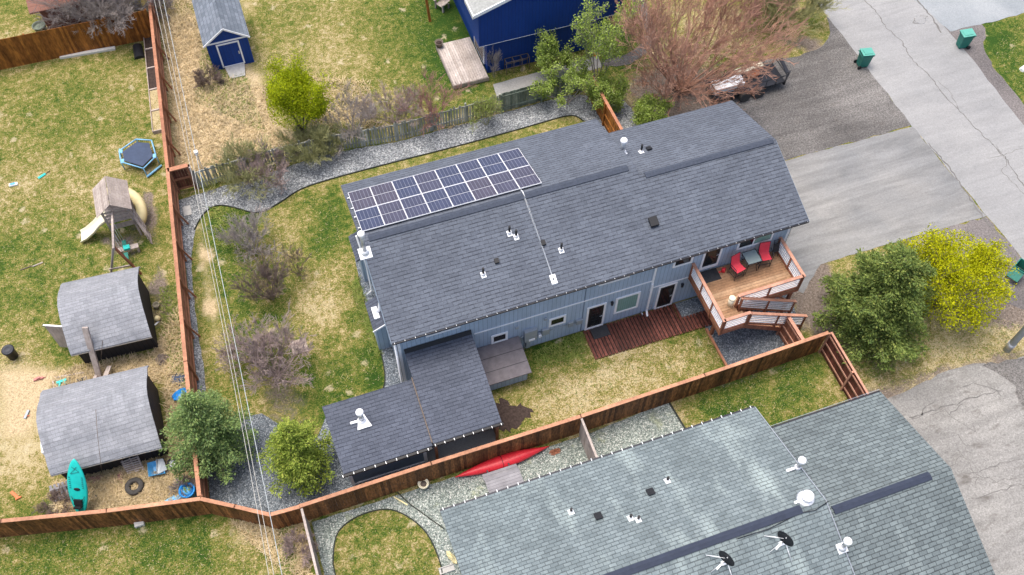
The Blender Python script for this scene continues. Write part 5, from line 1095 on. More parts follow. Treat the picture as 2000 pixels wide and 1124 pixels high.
x_, y_ = P3(309, 625); mb = MB(); mb.lathe([(.02, 0), (.12, .05), (.15, .14), (.1, .24), (.02, .27)], x_, y_, 0, 14); solid('ball', mb, 'yellow', 'pale yellow ball on bare ground right of the upper barn shed', 'ball', (x_, y_, 0))
x_, y_ = P3(308, 631); solid('toy_scoop', MB().beam((x_-.15, y_-.1, .03), (x_+.08, y_+.05, .03), .07, .03), 'white', 'small white scoop beside the yellow ball', 'toy', (x_, y_, 0))
# plastic sled, wire bits, woodpile
a = Vector((*P3(340, 783), .03)); b = Vector((*P3(368, 768), .1)); mb = MB(); n_ = 9; vs_ = []; dd_ = (b-a); nn_ = Vector((-dd_.y, dd_.x, 0)).normalized()
for i in range(n_+1):
    f = i/n_; w_ = .26*math.sin(PI*min(1, .08+f*.8))**.7; p = a.lerp(b, f)+Vector((0, 0, .03+.12*abs(f-.5)))
    vs_ += [p-nn_*w_+Vector((0, 0, .14)), p-nn_*w_*.75, p+nn_*w_*.75, p+nn_*w_+Vector((0, 0, .14))]
mb.add(vs_, [(4*i+j, 4*i+j+1, 4*i+j+5, 4*i+j+4) for i in range(n_) for j in range(3)], 0, True); o = solid('sled', mb, 'blue', 'bright blue plastic sled by the cedar fence above the spruce', 'sled', tuple(a)); sm_ = o.modifiers.new('Solid', 'SOLIDIFY'); sm_.thickness = .02
lump('woodpile', 'small heap of dark sticks on straw right of the upper barn shed', 'stick pile', 316, 702, .3, .3, .2, 'bark', 12); lump('toy_heap', 'purple and blue jumble of wire by the cedar fence', 'wire heap', 350, 742, .35, .3, .12, 'mesh', 13); 
# teal kayak lying half on the barn roof side
def hull(a, b, wmax, h, seg=26, deck=.6, peak=.45, blunt=.12, pw=1.0):
    a = Vector(a); b = Vector(b); d = b-a; n_ = Vector((-d.y, d.x, 0)).normalized(); u = d.cross(n_).normalized(); u = u if u.z > 0 else -u; vs_ = []
    for i in range(seg+1):
        f = i/seg; w_ = wmax*(math.sin(PI*(blunt+(1-2*blunt)*f))-math.sin(PI*blunt))/(1-math.sin(PI*blunt)); w_ = max(.015, w_*(1 if f < .5 else 1))
        w_ = max(.02, wmax*max(0, math.sin(PI*min(1, max(0, f))))**pw) if pw != 1 else w_; c = a+d*f
        for j in range(10):
            t_ = 2*PI*j/10; yy = math.cos(t_)*w_/2; zz = math.sin(t_)*h/2*(deck if math.sin(t_) > 0 else 1)*(.25+.75*min(1, w_/wmax*1.3)); vs_.append(c+n_*yy+u*zz)
    return vs_, [(i*10+j, i*10+(j+1) % 10, (i+1)*10+(j+1) % 10, (i+1)*10+j) for i in range(seg) for j in range(10)]+[tuple(reversed(range(10))), tuple(seg*10+j for j in range(10))]
ka = at(144, 897, 2.45); kb = at(159, 1010, .2)
t = thing('kayak', 'teal sit-on-top kayak leaning against the lower barn shed', 'kayak', tuple(kb)); mb = MB(); v_, f_ = hull(ka, kb, .86, .3, 30, .45, .45, .12, .6); mb.add(v_, f_, 0, True); build('hull', mb, 'teal', t)
dk_ = (kb-ka); un_ = dk_.cross(Vector((-dk_.y, dk_.x, 0))).normalized(); un_ = un_ if un_.z > 0 else -un_; nn_ = Vector((-dk_.y, dk_.x, 0)).normalized(); dn_ = dk_.normalized()
kp = lambda f, s_=0, u_=.085: ka+dk_*f+nn_*s_+un_*u_
mb = MB(); mb.beam(kp(.72, -.17, .1), kp(.72, .17, .1), .26, .1, 0, un_); mb.beam(kp(.79, -.15, .16), kp(.79, .15, .16), .06, .26, 0, un_); build('seat', mb, 'blackp', t)
mb = MB(); mb.lathe([(.1, 0), (.09, .02), (.01, .02)], 0, 0, 0, 16, 0, True, Matrix.Translation(kp(.5, 0, .075)) @ un_.to_track_quat('Z', 'Y').to_matrix().to_4x4() @ Matrix.Diagonal((1.4, .7, 1, 1))); build('hatch', mb, 'blackp', t)
mb = MB()
for s_ in (-.22, .22): mb.ring([kp(.72, s_*.7, .12), kp(.62, s_*1.3, .09)], .012, 5)
mb.ring([kp(.12, -.1, .08), kp(.2, .18, .08), kp(.24, -.2, .08), kp(.12, .1, .08)], .01, 5); mb.ring([kp(.85, 0, .08), kp(.97, 0, .06)], .01, 5)
for s_ in range(6): mb.ring([kp(.3+.035*s_, -.3, .075), kp(.3+.035*s_, -.24, .078)], .012, 5); mb.ring([kp(.3+.035*s_, .24, .078), kp(.3+.035*s_, .3, .075)], .012, 5)
build('deck_rigging', mb, 'darkmetal', t)
mb = MB(); x_, y_ = P3(125, 962)
for i in range(6): mb.beam((x_-.45+i*.17, y_+.35, .3), (x_-.3+i*.17, y_-.35, .1), .11, .03)
mb.beam((x_-.5, y_+.15, .26), (x_+.5, y_+.15, .26), .08, .04); mb.beam((x_-.4, y_-.2, .13), (x_+.6, y_-.2, .13), .08, .04); solid('wood_crate', mb, 'picnic', 'grey slatted crate half under the teal kayak', 'crate', (x_, y_, 0))
# red kayak upside down
mb = MB(); v_, f_ = hull((3.1, 15.42, .2), (7.5, 15.42, .22), .64, .46, 30, .9, .5, .0); mb.add(v_, f_, 0, True); rk = solid('kayak', mb, 'red', 'long red kayak lying upside down on gravel beside the brown fence', 'kayak', (5.2, 15.4, 0))
mb = MB(); mb.ring([(5.25+.03*math.sin(t_), 15.42+.325*math.cos(t_), .2+.215*math.sin(t_)) for t_ in [PI*i/10 for i in range(11)]], .012, 5); build('strap', mb, 'blackp', rk)
# picnic table
t = thing('picnic_table', 'grey composite picnic table on the gravel below the red kayak', 'picnic table', (5.0, 14.45, 0))
mb = MB()
for i in range(5): mb.box(4.22, 5.8, 14.02+i*.14, 14.02+i*.14+.132, .7, .73)
build('table_top', mb, 'picnic', t)
for y_ in (14.78, 13.62):
    mb = MB(); mb.box(4.22, 5.8, y_, y_+.13, .42, .45); mb.box(4.22, 5.8, y_+.138, y_+.268, .42, .45); build('bench', mb, 'picnic', t)
for x_ in (4.5, 5.5):
    mb = MB(); mb.beam((x_, 13.85, 0), (x_, 14.35, .7), .05, .06); mb.beam((x_, 15.1, 0), (x_, 14.6, .7), .05, .06); mb.box(x_-.03, x_+.03, 13.75, 15.2, .34, .4); build('leg', mb, 'darkmetal', t)
# tyres, wheel, barrels, tent of tarp, pallet
def tyre(label, px, py, R_, r_, hgt, z=0, rim=False, rx=0):
    x_, y_ = P3(px, py, z+hgt/2); t = thing('tyre', label, 'tyre', (x_, y_, z)); M_ = Matrix.Translation((x_, y_, z+hgt/2)) @ Matrix.Rotation(rx, 4, 'X')
    prof = [(r_, -hgt*.35), (r_+.03, -hgt/2), (R_-.03, -hgt/2), (R_, -hgt*.35), (R_, hgt*.35), (R_-.03, hgt/2), (r_+.03, hgt/2), (r_, hgt*.35), (r_-.01, 0)]
    mb = MB(); seg = 28; vs_ = [M_@Vector((a*math.cos(2*PI*j/seg), a*math.sin(2*PI*j/seg), b)) for a, b in prof for j in range(seg)]; n_ = len(prof); mb.add(vs_, [(i*seg+j, i*seg+(j+1) % seg, ((i+1) % n_)*seg+(j+1) % seg, ((i+1) % n_)*seg+j) for i in range(n_) for j in range(seg)], 0, True); build('tread', mb, 'rubber', t)
    if rim: mb = MB(); mb.lathe([(r_-.005, -.03), (r_-.005, .05), (r_*.8, .02), (r_*.35, .0), (r_*.3, .05), (.02, .05)], 0, 0, 0, 20, 0, True, M_); build('rim', mb, 'galv', t)
tyre('large bare black tyre lying flat in the straw below the lower barn shed', 263, 951, .4, .19, .26)
tyre('small tyre with silver rim leaning by the lower left spruce', 337, 906, .24, .14, .18, .1, True, R(20))
x_, y_ = P3(372, 967); t = thing('plastic_barrel', 'bright blue plastic barrel holding a small plant by the fence corner', 'barrel', (x_, y_, 0)); mb = MB(); mb.lathe([(.3, 0), (.33, .1), (.33, .5), (.35, .52), (.35, .6), (.28, .6), (.26, .5)], x_, y_, 0, 24); build('tub', mb, 'blue', t); mb = MB(); mb.lathe([(.27, 0), (.02, .02)], x_, y_, .5, 20); build('tub_lid', mb, 'ltblue', t)
rnd = random.Random(2); mb = MB()
for i in range(26):
    a_ = rnd.uniform(0, 2*PI); r_ = rnd.uniform(.02, .13); p = Vector((x_+r_*math.cos(a_), y_+r_*math.sin(a_), .55+rnd.uniform(0, .1))); d = Vector((math.cos(a_), math.sin(a_), .5))*.06; s_ = Vector((-d.y, d.x, 0))*.4; mb.add([p-s_, p+d, p+s_, p-d*.3], [(0, 1, 2, 3)])
build('plant', mb, 'spruceL', t)
x_, y_ = P3(311, 920); t = thing('wheelbarrow', 'blue and grey wheelbarrow tipped up beside the wooden pallet', 'wheelbarrow', (x_, y_, 0))
mb = MB(); vs_ = [(x_-.4, y_-.25, .3), (x_+.28, y_-.33, .3), (x_+.3, y_+.3, .42), (x_-.35, y_+.33, .42), (x_-.22, y_-.12, .08), (x_+.14, y_-.16, .08), (x_+.15, y_+.16, .14), (x_-.18, y_+.2, .14)]; mb.add(vs_, [(0, 1, 5, 4), (1, 2, 6, 5), (2, 3, 7, 6), (3, 0, 4, 7), (4, 5, 6, 7)], 0); o = build('tray', mb, 'ltblue', t); sm_ = o.modifiers.new('S', 'SOLIDIFY'); sm_.thickness = .03
mb = MB(); mb.slab([(x_+.0, y_-.3, .34), (x_+.4, y_-.2, .3), (x_+.34, y_+.3, .46), (x_+.02, y_+.34, .46)], .03); mb.ring([(x_-.05, y_-.32, .36), (x_+.1, y_+.35, .5)], .02, 6); mb.ring([(x_+.25, y_-.3, .1), (x_+.75, y_+.1, .12)], .02, 6); build('liner', mb, 'greymetal', t)
t = thing('pallet', 'small wooden pallet leaning on the lower barn shed wall', 'pallet', (*P3(262, 915), 0)); pa = at(235, 902, .75); pb = at(270, 890, .75); pc = at(283, 918, .05); pd = at(249, 927, .05)
mb = MB()
for i in range(7): f = (i+.5)/7; mb.beam(pa.lerp(pd, f), pb.lerp(pc, f), .062, .02)
build('slat', mb, 'deckold', t); mb = MB()
for f in (.08, .5, .92): mb.beam(pa.lerp(pb, f)-Vector((0, -.04, .03)), pd.lerp(pc, f)-Vector((0, -.04, .0)), .05, .06)
build('runner', mb, 'oldwood', t)
stick('flat grey board lying beside the leaning pallet', (272, 927), (288, 918), 'oldwood', .2, .03)
lump('tarp', 'crumpled pale blue tarp on the straw left of the blue barrel', 'tarp', 338, 979, .55, .2, .12, 'toybase', 21, 0, .2, .5)
lump('toy_wagon', 'dark red scraps of metal in straw right of the teal kayak', 'scrap', 187, 936, .3, .15, .15, 'twigpink', 22, 0, 0, .5); lump('toy_wagon', 'dark red scraps in straw left of the large tyre', 'scrap', 236, 931, .13, .3, .12, 'twigpink', 23, 0, 0, .5)
stick('dark metal rod lying in straw right of the teal kayak', (181, 962), (193, 975), 'darkmetal', .05, .04, cat='rod', name='metal_rod')
x_, y_ = P3(274, 1026); mb = MB(); mb.box(x_-.2, x_+.2, y_-.1, y_+.12, 0, .2); o = solid('utility_pedestal', mb, 'offwhite', 'small off-white utility box on grass below the left brown fence', 'utility box', (x_, y_, 0), None, .02)
mb = MB(); mb.box(x_-.13, x_-.03, y_-.105, y_-.1005, .05, .1); mb.box(x_+.03, x_+.13, y_-.105, y_-.1005, .05, .1); build('slot', mb, 'blackp', o)
x_, y_ = P3(366, 413); solid('paver', MB().box(x_-.2, x_+.2, y_-.32, y_+.32, .012, .06), 'stone', 'single pale stone slab in gravel by the cedar fence', 'paver', (x_, y_, 0), None, .01)
t = thing('stone_slab', 'cluster of square pink-brown pavers set in the middle of the garden lawn', 'pavers', (*P3(585, 678), 0)); x_, y_ = P3(585, 678); mb = MB()
for i in range(4):
    for j in range(4): mb.box(x_-.38+i*.19, x_-.38+i*.19+.182, y_-.36+j*.19, y_-.36+j*.19+.182, .01, .05)
build('pavers', mb, 'paver', t)
x_, y_ = P3(828, 950); t = thing('planter', 'cream-rimmed plant pot on gravel below the brown fence', 'planter', (x_, y_, 0)); mb = MB(); mb.lathe([(.17, 0), (.22, .3), (.25, .3), (.25, .36), (.2, .36), (.19, .28)], x_, y_, 0, 20); build('pot', mb, 'cream', t); mb = MB(); mb.lathe([(.2, 0), (.02, .03)], x_, y_, .27, 16); build('soil', mb, 'bark', t)
stick('yellow and white stick lying on gravel below the brown fence', (769, 971), (796, 987), 'yellow', .05, .03, cat='stick', name='stick')
t = thing('splash_block', 'pale downspout splash block beside the neighbour roof corner', 'splash block', (*P3(876, 1112), 0)); x_, y_ = P3(876, 1112); mb = MB(); mb.box(x_-.4, x_+.25, y_-.14, y_+.14, .01, .06); mb.box(x_-.4, x_+.25, y_-.14, y_-.1, .06, .11); mb.box(x_-.4, x_+.25, y_+.1, y_+.14, .06, .11); build('block', mb, 'stone', t)
lump('garden_ornament', 'small pale yellow ornament on gravel by the neighbour roof edge', 'ornament', 882, 1090, .12, .3, .35, 'yellow', 31, 0, .3, .3)
lump('debris', 'little heap of orange-brown dead leaves on gravel right of the red kayak', 'leaf heap', 1085, 883, .28, .12, .08, 'rail', 32, 0, 0, .6)
x_, y_ = P3(395, 328); solid('light_post', MB().box(x_-.1, x_+.1, y_-.06, y_+.14, 1.1, 1.3).box(x_-.03, x_+.03, y_, y_+.06, 0, 1.1), 'white', 'small white box on a short post behind the grey pickets', 'box', (x_, y_, 0), None, .02)
# wheelie bins
def wheelie(label, px, py, rz, open_=False):
    t = thing('wheeled_bin', label, 'wheeled bin', (0, 0, 0), 'green wheeled bins along the street'); x0, x1, y0, y1, h = -.28, .28, -.32, .32, .98; b_ = .06
    mb = MB(); vs_ = [(x0+b_, y0+b_, .06), (x1-b_, y0+b_, .06), (x1-b_, y1-.05, .06), (x0+b_, y1-.05, .06), (x0, y0, h), (x1, y0, h), (x1, y1, h+.04), (x0, y1, h+.04)]; mb.add(vs_, [(3, 2, 1, 0), (0, 1, 5, 4), (1, 2, 6, 5), (2, 3, 7, 6), (3, 0, 4, 7)]+([] if open_ else [(4, 5, 6, 7)]))
    mb.box(x0-.03, x1+.03, y0-.03, y0-.001, h-.07, h-.01); mb.box(x0-.03, x0-.001, y0, y1, h-.07, h-.01); mb.box(x1+.001, x1+.03, y0, y1, h-.07, h-.01); mb.box(-.15, .15, y0+.02, y0+.06, .3, .34); o = build('bin_body', mb, 'bin', t)
    if open_:
        o.modifiers.new('S', 'SOLIDIFY').thickness = .02; mb = MB(); mb.slab([(x0-.02, y1+.05, h+.02), (x1+.02, y1+.05, h+.02), (x1+.02, y1+.28, h-.55), (x0-.02, y1+.28, h-.55)], .04); build('lid', mb, 'binlid', t)
        mb = MB(); mb.box(x0+.08, x1-.08, y0+.08, y1-.08, .12, .5); build('rubbish', mb, 'blackp', t)
    else:
        mb = MB(); mb.slab([(x0-.03, y0-.06, h+.02), (x1+.03, y0-.06, h+.02), (x1+.03, y1+.04, h+.07), (x0-.03, y1+.04, h+.07)], .04, 0, (0, 0, 1)); mb.slab([(x0+.08, y0+.05, h+.07), (x1-.08, y0+.05, h+.07), (x1-.08, y1-.1, h+.11), (x0+.08, y1-.1, h+.11)], .02, 0, (0, 0, 1)); build('lid', mb, 'binlid', t)
    mb = MB(); mb.ring([(x0-.02, y1+.08, h), (x1+.02, y1+.08, h)], .02, 6); mb.box(x0, x0+.03, y1, y1+.08, h-.03, h); mb.box(x1-.03, x1, y1, y1+.08, h-.03, h); build('handle', mb, 'bin', t)
    for s_ in (-1, 1): mb = MB(); mb.ring([(s_*.25, y1-.02, .12), (s_*.31, y1-.02, .12)], .12, 16); mb.ring([(s_*.311, y1-.02, .12), (s_*.316, y1-.02, .12)], .05, 10); build('wheel', mb, 'blackp', t)
    x_, y_ = P3(px, py); t.location = (x_, y_, 0); t.rotation_euler = (0, 0, rz)
wheelie('closed green wheeled bin at the road edge by the gravel pad', 1683, 128, R(82)); wheelie('closed green wheeled bin across the road near the far driveway', 1877, 91, R(-100)); wheelie('green wheeled bin with its lid hanging open at the right edge of the photo', 1981, 540, R(115), True)
# street pole
x_, y_ = P3(1966, 684); pl = thing('utility_pole', 'pale grey round utility pole at the right edge in dry grass', 'pole', (x_, y_, 0)); mb = MB(); mb.ring([(x_, y_, -.3), (x_, y_, 8.5)], [.17, .12], 14); build('pole', mb, 'wireg', pl); mb = MB(); mb.lathe([(.19, 0), (.19, .35)], x_, y_, .3, 14); build('pole_band', mb, 'galv', pl)
x_, y_ = P3(1998, 140); lump('ornament', 'small white object on the grass at the upper right edge', 'rock', 1998, 137, .2, .2, .3, 'white', 41, 0, 0, .15)
# overhead wires (they run on to poles outside the picture)
wp = []
for i, (p, q, r_, mt, lb) in enumerate((((300, 0), (420, 562), (524, 1124), 'wire', 'left one of the two pale overhead wires crossing the photo top to bottom'), ((309, 0), (426, 562), (534, 1124), 'wire', 'right one of the two pale overhead wires crossing the photo top to bottom'), ((318, 0), (437, 562), (550, 1124), 'wireg', 'grey-green overhead cable right of the two pale wires'))):
    a, b, c = at(*p, 8.0), at(*q, 7.7), at(*r_, 8.0); pts_ = []
    for k_ in range(33):
        y_ = 80-k_*3.2; f = (y_-c.y)/(a.y-c.y); x_ = a.x*f+c.x*(1-f); f2 = (b.y-c.y)/(a.y-c.y); bend = b.x-(a.x*f2+c.x*(1-f2)); u = (y_-30)/50; pts_.append((x_+bend*max(-.6, 1-((y_-b.y)/(a.y-b.y if y_ > b.y else b.y-c.y))**2), y_, 7.7+1.2*u*u))
    solid('overhead_wire', MB().ring(pts_, (.010 if i < 2 else .013), 5), mt, lb, 'overhead wire', pts_[0], 'overhead wires over the left yards')
    wp.append(pts_)
for k_, nm in ((0, 'far'), (-1, 'near')):
    x_, y_ = wp[1][k_][0], wp[1][k_][1]; zt = wp[1][k_][2]
    t = thing('utility_pole', f'wooden utility pole at the {nm} end of the overhead wires', 'pole', (x_, y_, 0)); build('pole', MB().ring([(x_, y_, -.3), (x_, y_, zt+.3)], [.17, .12], 12), 'bark', t); build('crossarm', MB().box(x_-1, x_+1, y_-.06, y_+.06, zt-.2, zt-.02), 'bark', t)
# flatbed trailer with boxes beneath the willow
tl = thing('trailer', 'black flatbed trailer loaded with junk under the rusty willow', 'trailer', (25.9, 32.6, 0))
mb = MB(); mb.box(23.6, 28.0, 31.8, 33.35, .5, .56); build('bed', mb, 'darkmetal', tl)
mb = MB()
for y_ in (31.8, 33.35):
    mb.ring([(23.6, y_, 1.05), (28.0, y_, 1.05)], .03, 6)
    for i in range(8): mb.ring([(23.6+i*.628, y_, .5), (23.6+i*.628, y_, 1.05)], .022, 5)
for q in (23.6, 28.0): mb.ring([(q, 31.8, 1.05), (q, 33.35, 1.05)], .03, 6)
mb.box(27.95, 28.05, 31.8, 33.35, .3, .5); build('trailer_rail', mb, 'darkmetal', tl)
mb = MB(); mb.beam((28.0, 31.85, .55), (28.45, 32.2, .9), .1, .1); mb.beam((28.15, 32.0, 1.0), (28.3, 33.2, 1.0), .2, .06); build('ramp', mb, 'darkmetal', tl)
for s_, q in ((31.65, 25.4), (33.5, 25.4), (31.65, 26.3), (33.5, 26.3)): mb = MB(); mb.ring([(q, s_-.09, .33), (q, s_+.09, .33)], .33, 16); build('wheel', mb, 'rubber', tl)
t = thing('white_box', 'long white box lying on the trailer under the willow branches', 'box', (24.6, 32.4, .56)); build('box_body', MB().box(23.7, 25.5, 32.1, 32.75, .57, 1.0), 'white', t, bevel=.02); build('lid', MB().box(23.68, 25.52, 32.4, 32.78, 1.001, 1.04), 'white', t)
solid('surfboard', MB().beam((25.3, 32.9, 1.1), (27.0, 33.05, 1.15), .4, .08), 'cream', 'pale long board on the trailer beside the white box', 'board', (26, 32.9, .6))
lump('tarp', 'orange bag at the rear of the trailer', 'bag', 1472, 146, .32, .22, .35, 'orange', 51, .6); lump('cushion', 'white bundle on the trailer next to the orange bag', 'bundle', 1458, 138, .3, .2, .4, 'white', 52, .6); lump('tarp', 'brown-orange bundle in the middle of the trailer', 'bundle', 1428, 156, .4, .25, .25, 'cedar', 53, .6)
lump('traffic_cone', 'orange scrap glimpsed among leaves beside the tall green tree', 'scrap', 1163, 108, .16, .16, .4, 'orange', 54, 0, 0, .3)

# ------------------------------------------------------------------ TREES AND SHRUBS
def raw_mesh(name, v, f, mt, parent, smooth_=False):
    ox = ORG[parent.name]; v = np.asarray(v, float)-np.array(ox)
    me = bpy.data.meshes.new(name); nf, k_ = f.shape
    me.vertices.add(len(v)); me.vertices.foreach_set('co', v.reshape(-1)); me.loops.add(nf*k_); me.loops.foreach_set('vertex_index', f.reshape(-1).astype(np.int32))
    me.polygons.add(nf); me.polygons.foreach_set('loop_start', np.arange(0, nf*k_, k_, dtype=np.int32)); me.update(calc_edges=True); me.validate()
    me.materials.append(M[mt])
    o = bpy.data.objects.new(name, me); col.objects.link(o); o.parent = parent; ORG[o.name] = ox; return o
def quads(C, D, S, rng, wr=.5):
    """leaf faces: centres C, direction D, length S"""
    n = len(C); D = D/(np.linalg.norm(D, axis=1, keepdims=True)+1e-9); Rn = rng.normal(size=(n, 3)); W = np.cross(D, Rn); W /= (np.linalg.norm(W, axis=1, keepdims=True)+1e-9)
    S = S[:, None]; V = np.stack([C-D*S*.5, C+W*S*wr*.5+D*S*.05, C+D*S*.5, C-W*S*wr*.5+D*S*.05], 1).reshape(-1, 3)
    return V, np.arange(n*4).reshape(-1, 4)
def tubes(segs, sides=3):
    A = np.array([s[0] for s in segs]); B = np.array([s[1] for s in segs]); ra = np.array([s[2] for s in segs])[:, None]; rb = np.array([s[3] for s in segs])[:, None]
    D = B-A; D /= np.linalg.norm(D, axis=1, keepdims=True)+1e-9; ref = np.where(np.abs(D[:, 2:3]) > .9, np.array([[1., 0, 0]]), np.array([[0, 0, 1.]])); U_ = np.cross(D, ref); U_ /= np.linalg.norm(U_, axis=1, keepdims=True)+1e-9; W = np.cross(D, U_)
    V = []
    for P_, r_ in ((A, ra), (B, rb)):
        for j in range(sides): t = 2*PI*j/sides; V.append(P_+U_*math.cos(t)*r_+W*math.sin(t)*r_)
    n = len(segs); V = np.stack(V, 1).reshape(-1, 3); base = np.arange(n)[:, None]*2*sides
    F = np.concatenate([base+np.array([[j, (j+1) % sides, sides+(j+1) % sides, sides+j]]) for j in range(sides)], 0)
    return V, F
def grow(rnd, base, n0, L0, levels, spread, up=.35, r0=.03, split=3, shrink=.62, wob_=.25, bend=None, cone=.5, steps=3):
    segs, tips = [], []
    def br(p, d, L, r, lv):
        q = p
        for i in range(steps):
            d2 = (d+Vector((rnd.gauss(0, wob_), rnd.gauss(0, wob_), rnd.gauss(0, wob_)+up*.25))*.5).normalized()
            if bend: d2 = (d2+Vector(bend)*.12).normalized()
            n_ = q+d2*(L/steps); r2 = r*(1-.25/steps*1.6); segs.append((tuple(q), tuple(n_), r, r2)); r = r2; q = n_; d = d2
            if lv > 0 and (i > 0 or lv < levels):
                for _ in range(split if i == steps-1 else max(1, split-1)):
                    a = rnd.uniform(0, 2*PI); sp = rnd.uniform(.4, 1)*spread; t1 = d.cross(Vector((0, 0, 1)) if abs(d.z) < .95 else Vector((1, 0, 0))).normalized(); t2 = d.cross(t1)
                    nd = (d+(t1*math.cos(a)+t2*math.sin(a))*sp+Vector((0, 0, up*.3))).normalized(); br(q, nd, L*shrink*rnd.uniform(.7, 1.15), max(.007, r*.62), lv-1)
        tips.append((tuple(q), tuple(d)))
    for i in range(n0):
        a = 2*PI*i/n0+rnd.uniform(-.4, .4); c = cone*rnd.uniform(.35, 1.1); d = Vector((math.cos(a)*c, math.sin(a)*c, 1)).normalized()
        br(Vector(base)+Vector((math.cos(a), math.sin(a), 0))*.06, d, L0*rnd.uniform(.75, 1.15), r0, levels)
    return segs, tips
def spruce_tree(label, px, py, zc, H_, R0, mt, seed, dens=1.0, leaf=.12, flat=.75, low=.15, xy=None):
    rng = np.random.default_rng(seed); rnd = random.Random(seed); x_, y_ = xy or g2(px, py, zc)
    t = thing('spruce_tree', label, 'tree', (x_, y_, 0)); segs = []
    build('trunk', MB().ring([(x_, y_, -.1), (x_+.03, y_, H_*.5), (x_, y_+.03, H_*.97)], [.035*H_*.6+.03, .06, .012], 10), 'bark', t)
    C, D = [], []
    z = low*H_
    while z < H_*.98:
        f = (z-low*H_)/(H_*(1-low)); rr = R0*(1-f)**flat*(.55+.45*min(1, (f+.12)/.25)); nb_ = max(4, int(9-4*f)); a0 = rnd.uniform(0, 6.28)
        for b in range(nb_):
            a = a0+2*PI*b/nb_+rnd.uniform(-.28, .28); L = rr*rnd.uniform(.62, 1.2); dr = Vector((math.cos(a), math.sin(a), 0)); pt = Vector((x_, y_, z+rnd.uniform(-.08, .08)))
            tip = pt+dr*L+Vector((0, 0, L*(.28*f-.02)+rnd.uniform(-.05, .1))); mid = pt.lerp(tip, .5)+Vector((0, 0, -.03*L)); segs += [(tuple(pt), tuple(mid), .018, .012), (tuple(mid), tuple(tip), .012, .004)]
            nq = int(150*L*dens*(1+.0))+14; s_ = rng.uniform(.12, 1.0, nq)**.75; side = rng.normal(size=nq); wdt = .3*L*(1.1-s_)*.9+.12
            sg = rnd.uniform(-.03, .05)
            P_ = np.array(pt)[None]*(1-s_[:, None])+np.array(tip)[None]*s_[:, None]; sd_ = np.array((-dr.y, dr.x, 0))
            P_ = P_+sd_[None]*(side*wdt*.62)[:, None]; P_[:, 2] += rng.normal(size=nq)*.055-.09*np.abs(side)*wdt+sg+.05*np.sin(s_*9+b)
            P_ = P_+rng.normal(size=(6, 3))[rng.integers(0, 6, nq)]*.09; C.append(P_); D.append(np.array(dr)[None]*1.0+sd_[None]*side[:, None]*.85+np.array([0, 0, .18])+rng.normal(size=(nq, 3))*.35)
        z += .31*(1-.3*f)*(1.0 if H_ > 4 else .8)
    v, f = tubes(segs); raw_mesh('branches', v, f, 'bark', t)
    C = np.concatenate(C); D = np.concatenate(D); v, f = quads(C, D, rng.uniform(.6, 1.35, len(C))*leaf, rng, .42); raw_mesh('crown', v, f, mt, t)
spruce_tree('large round dark green spruce at the right beside the yellow-green tree', 1712, 600, 2.2, 6.3, 2.95, 'spruce', 11, 1.5, .14, .6)
spruce_tree('spruce with bright green crown by the left fence, overlapped by the wires', 408, 850, 1.8, 5.7, 2.15, 'spruceL', 12, 1.25, .12, .95)
spruce_tree('yellow-green spruce standing alone on dark gravel left of the low shed', 580, 888, 1.7, 4.6, 1.85, 'spruceY', 13, 1.25, .12, .9)
def leafy_tree(label, px, py, zc, H_, R0, mt, bark, seed, n0=5, levels=3, leaf=.11, per=9, spread=.75, cl=.22, name='leafy_tree', cat='tree', xy=None, cone=.55, up=.35, r0=.06, L0=None, split=3, bend=None, shell=0, shp=(1, 1)):
    rng = np.random.default_rng(seed); rnd = random.Random(seed); x_, y_ = xy or g2(px, py, zc); t = thing(name, label, cat, (x_, y_, 0))
    segs, tips = grow(rnd, (x_, y_, 0), n0, L0 or H_*.42, levels, spread, up, r0, split, .6, .25, bend, cone)
    P_ = np.array([s[1] for s in segs]); 
    v, f = tubes(segs, 4 if r0 > .05 else 3); c = np.array([x_, y_, 0]); tp = np.array([q[0] for q in tips]); 
    ext = np.percentile(np.hypot(tp[:, 0]-x_, tp[:, 1]-y_), 96); sx = R0/ext; sz = H_/np.percentile(tp[:, 2], 98)
    S_ = np.array([sx*shp[0], sx*shp[1], sz]); raw_mesh('branches', (v-c)*S_+c, f, bark, t)
    if per:
        T = (tp-c)*S_+c; n = len(T); C = np.repeat(T, per, 0)+rng.normal(size=(n*per, 3))*cl
        if shell: 
            a = rng.uniform(0, 2*PI, shell); u = rng.uniform(-.25, 1, shell); rr = (rng.uniform(0, 1, shell)**.35); S2 = np.stack([np.cos(a)*np.sqrt(1-np.clip(u, 0, 1)**2)*rr*R0*shp[0]*.95+x_, np.sin(a)*np.sqrt(1-np.clip(u, 0, 1)**2)*rr*R0*shp[1]*.95+y_, H_*.5+u*rr*H_*.47], 1); bl = rng.normal(size=(max(8, shell//60), 3)); C = np.concatenate([C, S2])
        D = rng.normal(size=(len(C), 3))+np.array([0, 0, .4]); v, f = quads(C, D, rng.uniform(.6, 1.4, len(C))*leaf, rng, .7); raw_mesh('crown', v, f, mt, t)
    return t
leafy_tree('bright yellow-green budding tree behind the dark spruce at the right', 1850, 556, 1.9, 4.6, 2.55, 'yellowleaf', 'bark', 21, 8, 4, .09, 9, .8, .15, L0=1.8, split=2, shell=12000, cone=.9, shp=(1, 1.1))
leafy_tree('bright lime green budding tree in the back yard left of the reddish shrubs', 578, 205, 2.2, 4.6, 1.6, 'limeleaf', 'bark', 22, 8, 4, .075, 14, .55, .15, L0=2.0, split=2, shell=13000, cone=.45)
leafy_tree('tall fresh green tree in front of the blue house wall by the path', 1170, 130, 1.5, 6.2, 2.2, 'greenleaf', 'twiggrey', 23, 6, 4, .1, 4, .75, .1, L0=2.3, split=2, cone=.6)
